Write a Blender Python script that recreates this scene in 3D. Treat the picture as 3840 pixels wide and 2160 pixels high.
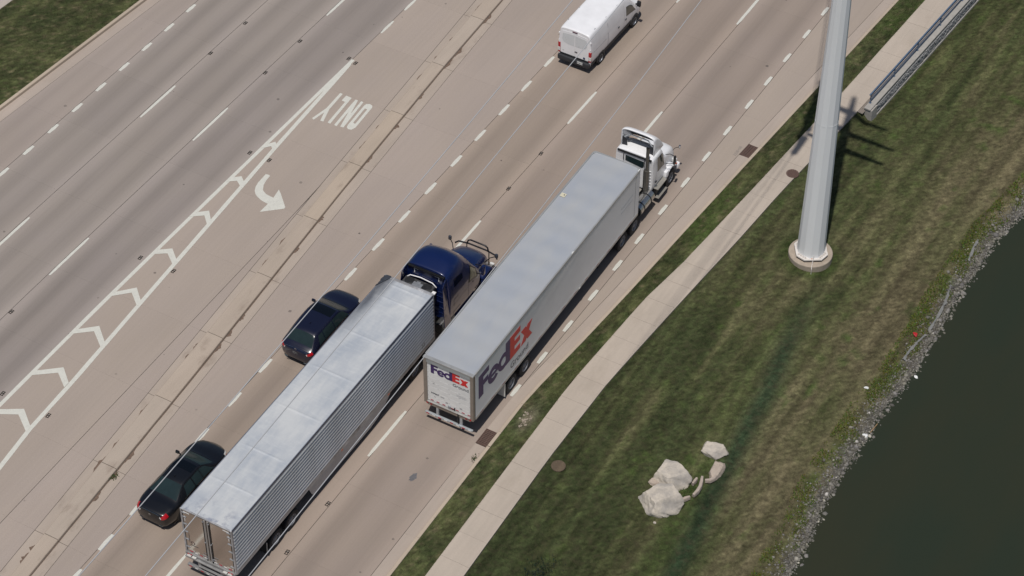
import bpy, bmesh, math, random
import numpy as np
from mathutils import Vector, Matrix
from mathutils.geometry import tessellate_polygon
R=math.radians
random.seed(7); rng=np.random.default_rng(11)
for o in list(bpy.data.objects): bpy.data.objects.remove(o)
S=bpy.context.scene; COL=S.collection

# ---------------------------------------------------------------- camera, sky, sun, exposure
# X runs across the road (to the right), Y along it (the way the trucks drive), Z up, metres
YAW=0.51433; PITCH=0.774129; ROLL=0.007323
def set_camera():
    fw=Vector((-math.sin(YAW)*math.cos(PITCH), math.cos(YAW)*math.cos(PITCH), -math.sin(PITCH)))
    rt=Vector((math.cos(YAW), math.sin(YAW), 0)); up=rt.cross(fw)
    r2=math.cos(ROLL)*rt+math.sin(ROLL)*up; u2=-math.sin(ROLL)*rt+math.cos(ROLL)*up
    cd=bpy.data.cameras.new('camera'); c=bpy.data.objects.new('camera',cd); COL.objects.link(c)
    cd.sensor_width=36; cd.lens=8573.44/3840*36; cd.clip_start=1; cd.clip_end=3000
    m=Matrix.Identity(4)
    for i in range(3): m[i][0]=r2[i]; m[i][1]=u2[i]; m[i][2]=-fw[i]
    m[0][3],m[1][3],m[2][3]=45,-70,77.493
    c.matrix_world=m; S.camera=c
set_camera()
SUN_DIR=Vector((-0.078,0.35,-1.0)).normalized()          # the way the light travels
wd=bpy.data.worlds.new('World'); S.world=wd; wd.use_nodes=True
nt=wd.node_tree; nt.nodes.clear()
sky=nt.nodes.new('ShaderNodeTexSky'); sky.sky_type='NISHITA'; sky.sun_disc=False
sky.sun_elevation=R(70.1); sky.sun_rotation=math.atan2(0.078,-0.35); sky.air_density=1.0; sky.dust_density=1.2
bg=nt.nodes.new('ShaderNodeBackground'); bg.inputs[1].default_value=0.05
ow=nt.nodes.new('ShaderNodeOutputWorld'); nt.links.new(sky.outputs[0],bg.inputs[0]); nt.links.new(bg.outputs[0],ow.inputs[0])
sd=bpy.data.lights.new('sun','SUN'); sd.energy=3.05; sd.angle=R(0.53); sd.color=(1.0,0.955,0.895)
so=bpy.data.objects.new('sun',sd); COL.objects.link(so); so.rotation_euler=SUN_DIR.to_track_quat('-Z','Y').to_euler(); so.location=(20,-40,120)
S.view_settings.view_transform='Standard'; S.view_settings.look='None'; S.view_settings.gamma=1; S.view_settings.exposure=0.0
S.render.engine='CYCLES'

# ---------------------------------------------------------------- materials
MATS={}
def lin(r,g,b):
    f=lambda c:(c/255/12.92 if c/255<=.04045 else ((c/255+.055)/1.055)**2.4)
    return (f(r),f(g),f(b),1)
class NT:
    def __init__(s,name):
        s.m=bpy.data.materials.new(name); s.m.use_nodes=True; s.t=s.m.node_tree; s.t.nodes.clear()
        s.out=s.n('ShaderNodeOutputMaterial'); s.b=s.n('ShaderNodeBsdfPrincipled'); s.l(s.b.outputs[0],s.out.inputs[0])
    def n(s,t,**k):
        x=s.t.nodes.new(t)
        for a,b in k.items(): setattr(x,a,b)
        return x
    def l(s,a,b): s.t.links.new(a,b)
    def pos(s,sc=(1,1,1),obj=False):
        if obj: g=s.n('ShaderNodeTexCoord').outputs['Object']
        else: g=s.n('ShaderNodeNewGeometry').outputs['Position']
        mp=s.n('ShaderNodeMapping'); mp.inputs['Scale'].default_value=sc; s.l(g,mp.inputs[0]); return mp.outputs[0]
    def noise(s,vec,scale=1,detail=4,rough=.55):
        x=s.n('ShaderNodeTexNoise'); x.inputs['Scale'].default_value=scale; x.inputs['Detail'].default_value=detail; x.inputs['Roughness'].default_value=rough
        s.l(vec,x.inputs['Vector']); return x.outputs[0]
    def ramp(s,fac,a,b,c0=0.,c1=1.):
        x=s.n('ShaderNodeMapRange'); x.inputs[1].default_value=a; x.inputs[2].default_value=b; x.inputs[3].default_value=c0; x.inputs[4].default_value=c1
        s.l(fac,x.inputs[0]); return x.outputs[0]
    def math(s,op,a,b=None):
        x=s.n('ShaderNodeMath',operation=op)
        for i,v in enumerate((a,b)):
            if v is None: continue
            if isinstance(v,(int,float)): x.inputs[i].default_value=v
            else: s.l(v,x.inputs[i])
        return x.outputs[0]
    def mix(s,fac,a,b,mode='MIX'):
        x=s.n('ShaderNodeMix',data_type='RGBA',blend_type=mode)
        for sock,v in ((x.inputs[0],fac),(x.inputs[6],a),(x.inputs[7],b)):
            if isinstance(v,(int,float)): sock.default_value=v
            elif isinstance(v,tuple): sock.default_value=v
            else: s.l(v,sock)
        return x.outputs[2]
    def gray(s,v):
        x=s.n('ShaderNodeCombineColor'); 
        for i in range(3): s.l(v,x.inputs[i])
        return x.outputs[0]
    def bump(s,h,strength=.3,dist=.01):
        x=s.n('ShaderNodeBump'); x.inputs['Strength'].default_value=strength; x.inputs['Distance'].default_value=dist
        s.l(h,x.inputs['Height']); s.l(x.outputs[0],s.b.inputs['Normal'])
    def set(s,**k):
        for a,v in k.items():
            i=s.b.inputs[a.replace('_',' ')]
            if isinstance(v,(int,float,tuple)): i.default_value=v
            else: s.l(v,i)
def mat(name,col,rough=.5,metal=0.,var=.08,scale=3.,bump=0.,coat=0.,obj=True,spec=.5,stretch=(1,1,1),dirt=None,dirt_amt=0.):
    if name in MATS: return MATS[name]
    n=NT(name); p=n.pos(stretch,obj); f=n.noise(p,scale,5)
    v=n.ramp(f,.3,.7,1-var,1+var)
    c=n.mix(1.,col,n.gray(v),'MULTIPLY')
    if dirt:
        d=n.noise(n.pos((1,1,1),obj),scale*.45,6,.65); c=n.mix(n.ramp(d,.45,.75,0,dirt_amt),c,dirt)
    n.set(Base_Color=c,Roughness=n.ramp(f,.3,.7,max(.02,rough-.06),min(1,rough+.06)),Metallic=metal)
    n.b.inputs['Specular IOR Level'].default_value=spec
    if coat: n.b.inputs['Coat Weight'].default_value=coat; n.b.inputs['Coat Roughness'].default_value=.04
    if bump: n.bump(n.noise(p,scale*6,5),bump,.02)
    MATS[name]=n.m; return n.m

def concrete_road():
    n=NT('concrete_road'); oi=n.n('ShaderNodeObjectInfo'); uv=n.n('ShaderNodeUVMap'); sep=n.n('ShaderNodeSeparateXYZ'); n.l(uv.outputs[0],sep.inputs[0])
    band=n.math('COSINE',n.math('MULTIPLY',sep.outputs[0],4*math.pi)); band=n.ramp(band,1,-1,0,1)       # two wheel paths a lane
    wob=n.noise(n.pos((.9,.035,1)),1.0,4,.6)
    band=n.math('MULTIPLY',band,n.ramp(wob,.3,.7,.35,1.15))
    mid=n.math('SUBTRACT',1,n.math('ABSOLUTE',n.math('MULTIPLY',n.math('SUBTRACT',sep.outputs[0],.5),2.2)))
    band=n.math('ADD',n.math('MULTIPLY',band,.7),n.math('MULTIPLY',n.math('MAXIMUM',mid,0),.45))
    k=n.math('SUBTRACT',1,n.math('MULTIPLY',n.math('MULTIPLY',band,oi.outputs['Alpha']),.34))
    big=n.ramp(n.noise(n.pos((1,.35,1)),.22,3),.3,.7,.94,1.05)
    stre=n.ramp(n.noise(n.pos((7,.10,1)),1.0,5,.65),.25,.75,.96,1.035)
    fine=n.ramp(n.noise(n.pos(),14,4,.7),.25,.75,.95,1.05)
    k=n.math('MULTIPLY',n.math('MULTIPLY',k,big),n.math('MULTIPLY',stre,fine))
    c=n.mix(1.,oi.outputs['Color'],n.gray(k),'MULTIPLY')
    hue=n.noise(n.pos((1,.5,1)),.5,3); c=n.mix(n.ramp(hue,.35,.7,0,.35),c,n.mix(1.,c,(.97,.98,1.04,1),'MULTIPLY'))
    # chewing-gum and oil spots
    vo=n.n('ShaderNodeTexVoronoi'); vo.inputs['Scale'].default_value=.85; n.l(n.pos(),vo.inputs['Vector'])
    vs=n.n('ShaderNodeSeparateColor'); n.l(vo.outputs['Color'],vs.inputs[0])
    rad=n.ramp(vs.outputs[0],.1,1,-.02,.075)
    sp=n.math('LESS_THAN',n.math('ADD',vo.outputs['Distance'],n.ramp(n.noise(n.pos(),30,2),.3,.7,-.012,.012)),rad)
    c=n.mix(n.math('MULTIPLY',sp,n.ramp(vs.outputs[1],0,1,.25,.8)),c,(.045,.04,.038,1))
    n.set(Base_Color=c,Roughness=.85); n.bump(n.noise(n.pos((1,1,1)),60,4),.15,.01); MATS['road']=n.m; return n.m
def concrete_pale(name,dirtcol,amt,scale=.9):
    n=NT(name); oi=n.n('ShaderNodeObjectInfo')
    k=n.math('MULTIPLY',n.ramp(n.noise(n.pos((1,.5,1)),.5,4),.3,.7,.93,1.05),n.ramp(n.noise(n.pos((5,.3,1)),1,5),.25,.75,.95,1.05))
    k=n.math('MULTIPLY',k,n.ramp(n.noise(n.pos(),16,4,.7),.25,.75,.95,1.05))
    c=n.mix(1.,oi.outputs['Color'],n.gray(k),'MULTIPLY')
    d=n.noise(n.pos((1,.45,1)),scale,6,.65); c=n.mix(n.ramp(d,.56,.72,0,amt),c,dirtcol)
    n.set(Base_Color=c,Roughness=.88); n.bump(n.noise(n.pos(),50,4),.15,.01); MATS[name]=n.m; return n.m
def paint_mat(name,col):
    n=NT(name); k=n.ramp(n.noise(n.pos(),5,5,.7),.25,.75,.88,1.04)
    c=n.mix(1.,col,n.gray(k),'MULTIPLY')
    w=n.noise(n.pos(),26,5,.75); w2=n.noise(n.pos(),1.3,3); w=n.math('ADD',w,n.ramp(w2,.3,.7,-.06,.06))
    c=n.mix(n.ramp(w,.60,.68,0,.6),c,lin(150,140,132))
    n.set(Base_Color=c,Roughness=.7); MATS[name]=n.m; return n.m
def grass_mat(name,ground):
    n=NT(name); a=n.n('ShaderNodeVertexColor',layer_name='tone')
    c=a.outputs[0]
    if ground:
        c=n.mix(1.,c,n.gray(n.ramp(n.noise(n.pos(),10,6,.75),.25,.75,.4,1.3)),'MULTIPLY')
        c=n.mix(n.ramp(n.noise(n.pos(),3.5,4),.45,.7,0,.45),c,(.075,.062,.038,1))
        n.bump(n.noise(n.pos(),30,5,.7),.8,.06)
    n.set(Base_Color=c,Roughness=.75); n.b.inputs['Specular IOR Level'].default_value=.12
    if not ground:
        tr=n.n('ShaderNodeBsdfTranslucent'); n.l(c,tr.inputs[0]); mx=n.n('ShaderNodeMixShader'); mx.inputs[0].default_value=.25
        n.l(n.b.outputs[0],mx.inputs[1]); n.l(tr.outputs[0],mx.inputs[2]); n.l(mx.outputs[0],n.out.inputs[0])
    MATS[name]=n.m; return n.m
def water_mat():
    n=NT('pond_water'); k=n.noise(n.pos((.25,.08,1)),1,3)
    c=n.mix(n.ramp(k,.35,.65,0,1),(.026,.034,.022,1),(.032,.035,.021,1))
    n.set(Base_Color=c,Roughness=.12,IOR=1.33); n.bump(n.noise(n.pos((1,.6,1)),2.2,3),.04,.05)
    MATS['water']=n.m; return n.m
def stone_mat(name,col,col2,scale):
    n=NT(name); p=n.pos((1,1,1),True); a=n.noise(p,scale,7,.65); b=n.noise(p,scale*5,5,.7)
    c=n.mix(n.ramp(a,.4,.62,0,1),col,col2); c=n.mix(1.,c,n.gray(n.ramp(b,.25,.75,.82,1.1)),'MULTIPLY')
    n.set(Base_Color=c,Roughness=.9); n.bump(n.math('ADD',a,n.math('MULTIPLY',b,.5)),.7,.06); MATS[name]=n.m; return n.m
M_ROAD=concrete_road()
M_MED=concrete_pale('concrete_median',lin(120,104,92),.45,1.2); M_WALK=concrete_pale('concrete_walk',lin(150,138,124),.35,.7)
M_BED=mat('joint_filler',lin(70,62,56),.95,0,.2,4,obj=False)
M_WHITE=paint_mat('road_paint',lin(208,207,198))
M_FADED=paint_mat('stencil_paint',lin(128,122,118))
M_GG=grass_mat('lawn_soil_grass',True); M_GB=grass_mat('grass_blades',False); M_WATER=water_mat()

# ---------------------------------------------------------------- mesh helpers
def link(name,me,m,parent=None,smooth=False,loc=None):
    if smooth: me.polygons.foreach_set('use_smooth',[True]*len(me.polygons))
    o=bpy.data.objects.new(name,me); COL.objects.link(o)
    if m is not None and not me.materials: me.materials.append(m)
    if parent is not None: o.parent=parent
    if loc is not None: o.location=loc
    return o
def raw(name,v,f,m,parent=None,smooth=False,loc=None):
    me=bpy.data.meshes.new(name); me.from_pydata([tuple(p) for p in v],[],f); me.update()
    return link(name,me,m,parent,smooth,loc)
def tag(o,label,cat,group=None):
    o['label']=label; o['category']=cat
    if group: o['group']=group
    return o
def empty(name,loc=(0,0,0),rz=0.,label=None,cat=None,group=None,parent=None):
    o=bpy.data.objects.new(name,None); COL.objects.link(o); o.location=loc; o.rotation_euler=(0,0,rz); o.empty_display_size=.3
    if label: tag(o,label,cat,group)
    if parent is not None: o.parent=parent
    return o
def struct(o): o['kind']='structure'; return o
def stuff(o): o['kind']='stuff'; return o
class MB:
    def __init__(s): s.v=[]; s.f=[]
    def add(s,v,f):
        k=len(s.v); s.v+=[tuple(p) for p in v]; s.f+=[tuple(i+k for i in q) for q in f]; return s
    def box(s,c,d,ch=0.,rot=None):
        x,y,z=[q/2 for q in d]
        if ch<=0:
            v=[(a*x,b*y,e*z) for a in(-1,1) for b in(-1,1) for e in(-1,1)]
            f=[(0,1,3,2),(4,6,7,5),(0,4,5,1),(2,3,7,6),(0,2,6,4),(1,5,7,3)]
        else:
            bm=bmesh.new(); bmesh.ops.create_cube(bm,size=1); bmesh.ops.scale(bm,vec=d,verts=bm.verts)
            bmesh.ops.bevel(bm,geom=bm.edges[:],offset=min(ch,min(d)*.45),segments=2,profile=.6,affect='EDGES')
            bm.verts.index_update(); v=[tuple(q.co) for q in bm.verts]; f=[[q.index for q in w.verts] for w in bm.faces]; bm.free()
        if rot is not None: v=[tuple(rot@Vector(q)) for q in v]
        return s.add([(a+c[0],b+c[1],e+c[2]) for a,b,e in v],f)
    def tube(s,path,r,n=8,caps=True,closed=False):
        P=[Vector(p) for p in path]; rs=r if isinstance(r,(list,tuple)) else [r]*len(P); v=[]; prev=None
        for i,p in enumerate(P):
            if closed: t=(P[(i+1)%len(P)]-P[i-1]).normalized()
            else:
                t=(P[min(i+1,len(P)-1)]-P[max(i-1,0)]).normalized()
            if prev is None:
                a=Vector((0,0,1)) if abs(t.z)<.9 else Vector((1,0,0)); e1=t.cross(a).normalized()
            else:
                e1=(prev-t*prev.dot(t)).normalized()
            prev=e1; e2=t.cross(e1)
            for k in range(n):
                an=2*math.pi*k/n; v.append(p+rs[i]*(math.cos(an)*e1+math.sin(an)*e2))
        f=[]; L=len(P)
        for i in range(L if closed else L-1):
            j=(i+1)%L
            for k in range(n): f.append((i*n+k,i*n+(k+1)%n,j*n+(k+1)%n,j*n+k))
        if caps and not closed: f.append(tuple(range(n))[::-1]); f.append(tuple((L-1)*n+k for k in range(n)))
        return s.add(v,f)
    def cyl(s,a,b,r,n=16,r2=None): return s.tube([a,b],[r,r if r2 is None else r2],n)
    def lathe(s,prof,c,axis='x',n=24):          # prof: (radius, offset along axis)
        v=[];m=len(prof)
        for k in range(n):
            an=2*math.pi*k/n; ca,sa=math.cos(an),math.sin(an)
            for r,h in prof:
                q={'x':(h,r*ca,r*sa),'z':(r*ca,r*sa,h),'y':(r*ca,h,r*sa)}[axis]
                v.append((q[0]+c[0],q[1]+c[1],q[2]+c[2]))
        f=[(k*m+i,((k+1)%n)*m+i,((k+1)%n)*m+i+1,k*m+i+1) for k in range(n) for i in range(m-1)]
        return s.add(v,f)
    def prism(s,poly,fn,depth):                   # poly 2-D; fn(a,b,h)->xyz ; from h=0 to h=depth
        n=len(poly); v=[fn(a,b,0) for a,b in poly]+[fn(a,b,depth) for a,b in poly]
        tri=tessellate_polygon([[Vector((a,b,0)) for a,b in poly]])
        f=[tuple(t) for t in tri]+[tuple(i+n for i in t) for t in tri]+[(i,(i+1)%n,(i+1)%n+n,i+n) for i in range(n)]
        return s.add(v,f)
    def grid(s,rows):
        n=len(rows[0]); v=[p for r in rows for p in r]
        f=[(i*n+j,i*n+j+1,(i+1)*n+j+1,(i+1)*n+j) for i in range(len(rows)-1) for j in range(n-1)]
        return s.add(v,f)
    def build(s,name,m,parent=None,smooth=False,angle=None,loc=None):
        me=bpy.data.meshes.new(name); me.from_pydata(s.v,[],s.f)
        bm=bmesh.new(); bm.from_mesh(me); bmesh.ops.recalc_face_normals(bm,faces=bm.faces); bm.to_mesh(me); bm.free(); me.update()
        if angle is not None:
            me.polygons.foreach_set('use_smooth',[True]*len(me.polygons)); me.set_sharp_from_angle(angle=R(angle))
            smooth=False
        return link(name,me,m,parent,smooth,loc)
def box(name,c,d,m,parent,ch=0.,rot=None):
    return MB().box(c,d,ch,rot).build(name,m,parent,angle=40 if ch>0 else None)
def pl(pts,y):
    """piecewise-linear x(y), extended at both ends"""
    if y<=pts[0][0]: a,b=pts[0],pts[1]
    elif y>=pts[-1][0]: a,b=pts[-2],pts[-1]
    else:
        for i in range(len(pts)-1):
            if pts[i][0]<=y<=pts[i+1][0]: a,b=pts[i],pts[i+1]; break
    return a[1]+(b[1]-a[1])*(y-a[0])/(b[0]-a[0])
def copy_tree(o,parent=None):
    c=o.copy(); COL.objects.link(c)
    if parent is not None: c.parent=parent
    for ch in o.children: copy_tree(ch,c)
    return c
# numpy value noise
_G=rng.random((256,256))
def vnoise(x,y):
    xi=np.floor(x).astype(int); yi=np.floor(y).astype(int); fx=x-xi; fy=y-yi; fx=fx*fx*(3-2*fx); fy=fy*fy*(3-2*fy)
    g=lambda a,b:_G[a%256,b%256]
    return (g(xi,yi)*(1-fx)+g(xi+1,yi)*fx)*(1-fy)+(g(xi,yi+1)*(1-fx)+g(xi+1,yi+1)*fx)*fy
def fbm(x,y,o=4):
    t=0;a=.5;s=0
    for i in range(o): t=t+a*vnoise(x+17*i,y+31*i); s+=a; a*=.5; x=x*2.03; y=y*2.03
    return t/s

# ---------------------------------------------------------------- the road's lines in plan
def warp(y): d=y+12; return .0185*(d+math.sqrt(d*d+9))/2
LANE=lambda b:(lambda y:b+warp(y))
GL=lambda y:-23.32+.083*(y+3.62)
J1,J2,J3,J4=LANE(-20.87),LANE(-17.56),LANE(-14.06),LANE(-10.62)
MLJ=lambda y:pl([(-27.17,-4.36),(-14.82,-5.15),(.04,-6.09),(17.9,-7.11)],y)
MLS=lambda y:pl([(-27.1,-3.80),(-15.8,-4.69),(-6.57,-5.26),(7.1,-6.07),(16.2,-6.57)],y)
MRF=lambda y:pl([(-26.7,-3.09),(-14.07,-3.84),(.72,-4.90),(11.7,-5.55),(18.66,-5.81)],y)
MRJ=lambda y:pl([(-26.4,-2.60),(-13.8,-3.42),(1.05,-4.34),(11.52,-4.98),(18.9,-5.36)],y)
JT=lambda y:-6.08
JA,JB,JC,JD=LANE(-1.50),LANE(1.96),LANE(5.84),LANE(9.53)
GR=lambda y:pl([(-30,9.53),(-7,9.55),(-2.46,10.02),(1.82,10.38),(7.83,10.82),(13.63,11.27),(29.2,12.52)],y)
RKF=lambda y:GR(y)+.6
RKB=lambda y:RKF(y)+.18
SWL=lambda y:pl([(-18.3,11.62),(-5.3,11.56),(1.4,11.98),(4.55,12.44),(10.9,13.04),(20.6,13.89),(30.3,14.6)],y)
SWR=lambda y:pl([(-17.5,13.05),(-9.7,12.95),(-4.4,13.05),(-1,13.32),(2.3,13.6),(7.7,14.1),(11.7,14.4),(14.6,14.7),(19.3,15.19),(25.1,15.74),(30.4,16.22)],y)
WATER_Z=-1.05
SHORE=[(-40,25.2),(-14,25.0),(-9.56,24.89),(-7.38,24.82),(-5.0,24.52),(-3.58,24.48),(-1.3,24.59),(1.17,24.58),(3.45,24.82),(6.9,24.88),(9.76,24.76),(12.17,24.84),(15.33,24.94),(17.64,25.38),(24,26.3),(45,29)]
SHR=lambda y:pl(SHORE,y)
RUP=lambda y:SHR(y)-1.12
Y0,Y1=-42.,52.

# ---------------------------------------------------------------- terrain and water
struct(raw('ground',[(-900,-900,-3),(900,-900,-3),(900,900,-3),(-900,900,-3)],[(0,1,2,3)],mat('far_grass',(.06,.075,.03,1),.9,0,.3,.05,obj=False)))
struct(raw('pond',[(22,-160,WATER_Z),(160,-160,WATER_Z),(160,200,WATER_Z),(22,200,WATER_Z)],[(0,1,2,3)],M_WATER))
def vec(fn): return np.vectorize(fn,otypes=[float])
vSWR,vSHR=vec(SWR),vec(SHR)
def lawn_z(x,y):
    a=vSWR(y); e=vSHR(y)-1.12; t=(x-a)/(e-a)
    ts=np.clip(t,0,1); z=.09-.84*ts**.9
    wl=np.clip((y-16.5)/5,0,1); wl=wl*wl*(3-2*wl); z=z-.72*wl*(1-ts)**1.4*np.clip((x-a)/.5,0,1)
    z=z-np.clip(t-1,0,None)*(e-a)*.30
    return z+.05*(fbm(x*.8,y*.8)-.5)*np.clip((x-a)/1.,0,1)
SWALE=[(-14,20.75),(-9.87,20.4),(-7.16,20.04),(-4.57,19.8),(-2.7,19.6),(-.97,19.55),(3.2,19.0),(9,18.6)]
def grass_tone(x,y,zone):
    n1=fbm(x*.35,y*.22,4); n2=fbm(x*1.7+40,y*1.1,4); n3=fbm(x*2.2+9,y*.16+3,4); n4=fbm(x*6,y*6,3)
    dark=np.array([.044,.057,.019]); mid=np.array([.078,.088,.030]); tan=np.array([.140,.119,.060]); lush=np.array([.060,.094,.020]); blue=np.array([.027,.055,.025])
    def L(a,b,t): return a+(b-a)*np.clip(t,0,1)[...,None]
    if zone=='lawn':
        a=vSWR(y); e=vSHR(y)-1.12; t=(x-a)/(e-a)
        dry=.28+.80*np.clip(t-.18,0,1)+.9*(n1-.5)+1.1*(n3-.5)+.35*(n2-.5)-.5*np.clip((-y-2)/14,0,1)*np.clip(1-t,0,1)
        c=L(dark,mid,dry*2.1); c=L(c,tan,dry*1.35-.42)
        stripe=.5+.5*np.sin(2*np.pi*(x-a)/1.15+2.2*(n1-.5)); c=c*(1+.34*(stripe-.5)*np.clip((y+8)/10,.3,1))[...,None]
        c=L(c,lush,(n2-.63)*4)
        sw=vec(lambda q:pl(SWALE,q))(y); d=np.abs(x-sw-.25*(n1-.5))/.52; k=np.exp(-d*d)*np.clip((8-y)/6,0,1); c=L(c,blue*.85,k*.9)
        d=np.abs(x-sw+.95)/.5; c=L(c,lush*.8,np.exp(-d*d)*.5*np.clip((2-y)/5,0,1))
        edge=np.clip(1-(x-a)/.9,0,1); c=L(c,dark*1.05,edge*.8*np.clip(.35+n2,0,1))
        ring=np.hypot(x-17.5,y-8.5); k=np.exp(-((ring-2.1-.5*(n1-.5))/.5)**2); c=L(c,tan*.85,k*.30); k=np.exp(-((ring-1.25)/.25)**2); c=L(c,lush*.8,k*.7)
        wl=np.clip((t-.95)*8,0,1); c=L(c,np.array([.09,.125,.024]),wl*np.clip((n2-.45)*4,0,1)*.8); c=L(c,np.array([.13,.122,.112]),np.clip((t-1.03+.03*(n2-.5))*22,0,1)*.85)
    elif zone=='verge':
        c=L(dark*1.05,mid*1.1,(n2-.4)*4); c=L(c,lush,(n1-.52)*5); c=L(c,tan*.9,(n4-.60)*4)
        k=np.exp(-(np.hypot((x-10.95)/.35,(y+8.2)/.8))**2); c=L(c,np.array([.20,.17,.12]),k*.8)
    else:
        c=L(dark,mid,(n2-.35)*3); c=L(c,lush,(n1-.55)*5); c=L(c,tan*.9,(n4-.58)*4)
    n5=fbm(x*5.5+7,y*4.5,4); n6=fbm(x*3.2,y*.14+11,4); n7=vnoise(x*11,y*9.5); n8=vnoise(x*6.3+50,y*5.2+9)
    k=(.85+.30*n4)*(1+.45*(n5-.5))*(1+.95*(n6-.5))*(1+.95*(n7-.5))*(1+.3*(n8-.5))*1.30
    c=c+(c.mean(-1,keepdims=True)-c)*.14
    return c*np.clip(k,.35,2.2)[...,None]
def toned_grid(name,xa,xb,nx,y0,y1,ny,zf,zone):
    ys=np.linspace(y0,y1,ny); xs=np.linspace(0,1,nx); XA=np.array([xa(q) for q in ys]); XB=np.array([xb(q) for q in ys])
    X=XA[:,None]+(XB-XA)[:,None]*xs[None]; Yg=np.repeat(ys[:,None],nx,1); Z=zf(X,Yg)
    v=np.stack([X,Yg,Z],-1).reshape(-1,3); f=[(i*nx+j,i*nx+j+1,(i+1)*nx+j+1,(i+1)*nx+j) for i in range(ny-1) for j in range(nx-1)]
    o=raw(name,v.tolist(),f,M_GG,smooth=True)
    at=o.data.color_attributes.new('tone','FLOAT_COLOR','POINT'); c=grass_tone(v[:,0],v[:,1],zone)
    at.data.foreach_set('color',np.concatenate([c,np.ones((len(c),1))],1).astype(np.float32).ravel()); return o
def blades(name,xa,xb,y0,y1,dens,zf,zone,h=(.035,.075),w=.012,edge=0.):
    ys=np.linspace(y0,y1,200); wmean=np.mean([xb(q)-xa(q) for q in ys]); n=int(dens*wmean*(y1-y0))
    y=rng.uniform(y0,y1,n); t=rng.random(n); A=vec(xa)(y)-edge; B=vec(xb)(y)+edge; x=A+(B-A)*t
    z=zf(x,y)-.005; an=rng.uniform(0,2*np.pi,n); hh=rng.uniform(*h,n)*(.7+.7*fbm(x*3,y*3,2)); ti=rng.uniform(.15,.95,n)
    cx,sx=np.cos(an),np.sin(an); ww=w*rng.uniform(.6,1.5,n)
    bx=-sx*ww/2; by=cx*ww/2; P=np.empty((n,3,3)); P[:,0]=np.stack([x+bx,y+by,z],1); P[:,1]=np.stack([x-bx,y-by,z],1)
    P[:,2]=np.stack([x+cx*hh*np.sin(ti),y+sx*hh*np.sin(ti),z+hh*np.cos(ti)],1)
    me=bpy.data.meshes.new(name); me.vertices.add(3*n); me.vertices.foreach_set('co',P.astype(np.float32).ravel())
    me.loops.add(3*n); me.loops.foreach_set('vertex_index',np.arange(3*n,dtype=np.int32)); me.polygons.add(n)
    me.polygons.foreach_set('loop_start',np.arange(0,3*n,3,dtype=np.int32)); me.update(calc_edges=True)
    c=grass_tone(x,y,zone)*rng.uniform(.7,1.35,n)[:,None]; dry=rng.random(n)<.14; c[dry]=c[dry]*.4+np.array([.12,.10,.055])
    c=np.repeat(c,3,0); at=me.color_attributes.new('tone','FLOAT_COLOR','POINT'); at.data.foreach_set('color',np.concatenate([c,np.ones((3*n,1))],1).astype(np.float32).ravel())
    return stuff(link(name,me,M_GB))
def lawn_left(y):
    return SWR(y)+(.42 if y>20 else 0.02)
struct(toned_grid('lawn',lawn_left,lambda y:RUP(y)+3.2,110,Y0,Y1,560,lawn_z,'lawn'))
tag(blades('lawn_grass',lambda y:SWR(y)+(.55 if y>19.6 else 0.0),lambda y:RUP(y)+.25,-20,34,520,lawn_z,'lawn',edge=.04),'patchy green and tan mown grass between sidewalk and pond','grass')
flat=lambda z:(lambda x,y:np.full(np.shape(x),z)+.02*(fbm(x*2,y*2)-.5))
struct(toned_grid('verge',lambda y:RKB(y)+.01,lambda y:SWL(y)-.005,14,Y0,Y1,480,flat(.13),'verge'))
tag(blades('verge_grass',lambda y:RKB(y)+.04,lambda y:SWL(y),-26,34,800,flat(.13),'verge',h=(.04,.09),edge=.035),'narrow strip of grass between kerb and sidewalk','grass')
struct(toned_grid('left_verge',lambda y:GL(y)-6.6,lambda y:GL(y)-.81,40,Y0,Y1,500,flat(.13),'left'))
tag(blades('left_verge_grass',lambda y:GL(y)-6.6,lambda y:GL(y)-.81,-16,16,520,flat(.13),'left',h=(.04,.09),edge=.03),'dark green grass beside the far left kerb','grass')
struct(toned_grid('left_field',lambda y:-80,lambda y:GL(y)-8.6,20,Y0,Y1,60,flat(.10),'left'))

# ---------------------------------------------------------------- road slabs
road=struct(empty('road'))
def slab(name,parent,xa,xb,ya,yb,z,col,alpha,m,gx=.012,gy=.0018,th=.07,n=1):
    ys=[ya+gy+(yb-ya-2*gy)*i/n for i in range(n+1)]
    top=[]
    for q in ys: top+=[(xa(q)+gx,q,z),(xb(q)-gx,q,z)]
    k=len(top); v=top+[(x,y,z-th) for x,y,_ in top]
    f=[(2*i,2*i+1,2*i+3,2*i+2) for i in range(n)]
    f+=[(0,k,k+1,1),(k-2,k-1,2*k-1,2*k-2)]+[(2*i,2*i+2,k+2*i+2,k+2*i) for i in range(n)]+[(2*i+1,k+2*i+1,k+2*i+3,2*i+3) for i in range(n)]
    o=raw(name,v,f,m,parent)
    uv=o.data.uv_layers.new(name='UVMap'); nv=len(v)
    for lp in o.data.loops: uv.data[lp.index].uv=((lp.vertex_index%2)*1.0,v[lp.vertex_index][1])
    k_=random.uniform(.98,1.02); o.color=(*[c*k_ for c in col[:3]],alpha); return o
LANES=[(GL,J1,lin(159,147,138),.35),(J1,J2,lin(157,147,139),.9),(J2,J3,lin(157,147,139),.95),(J3,J4,lin(156,146,139),1.0),
 (J4,lambda y:min(JT(y),MLJ(y)),lin(165,152,141),.10),(MRJ,JA,lin(163,150,140),.08),(JA,JB,lin(161,146,133),.9),(JB,JC,lin(161,146,134),.85),(JC,JD,lin(158,144,133),.85)]
STEP=4.555; base=45.43-70
k0=math.ceil((Y0-base)/STEP); YS=[base+STEP*k for k in range(k0,k0+int((Y1-Y0)/STEP))]
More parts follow.
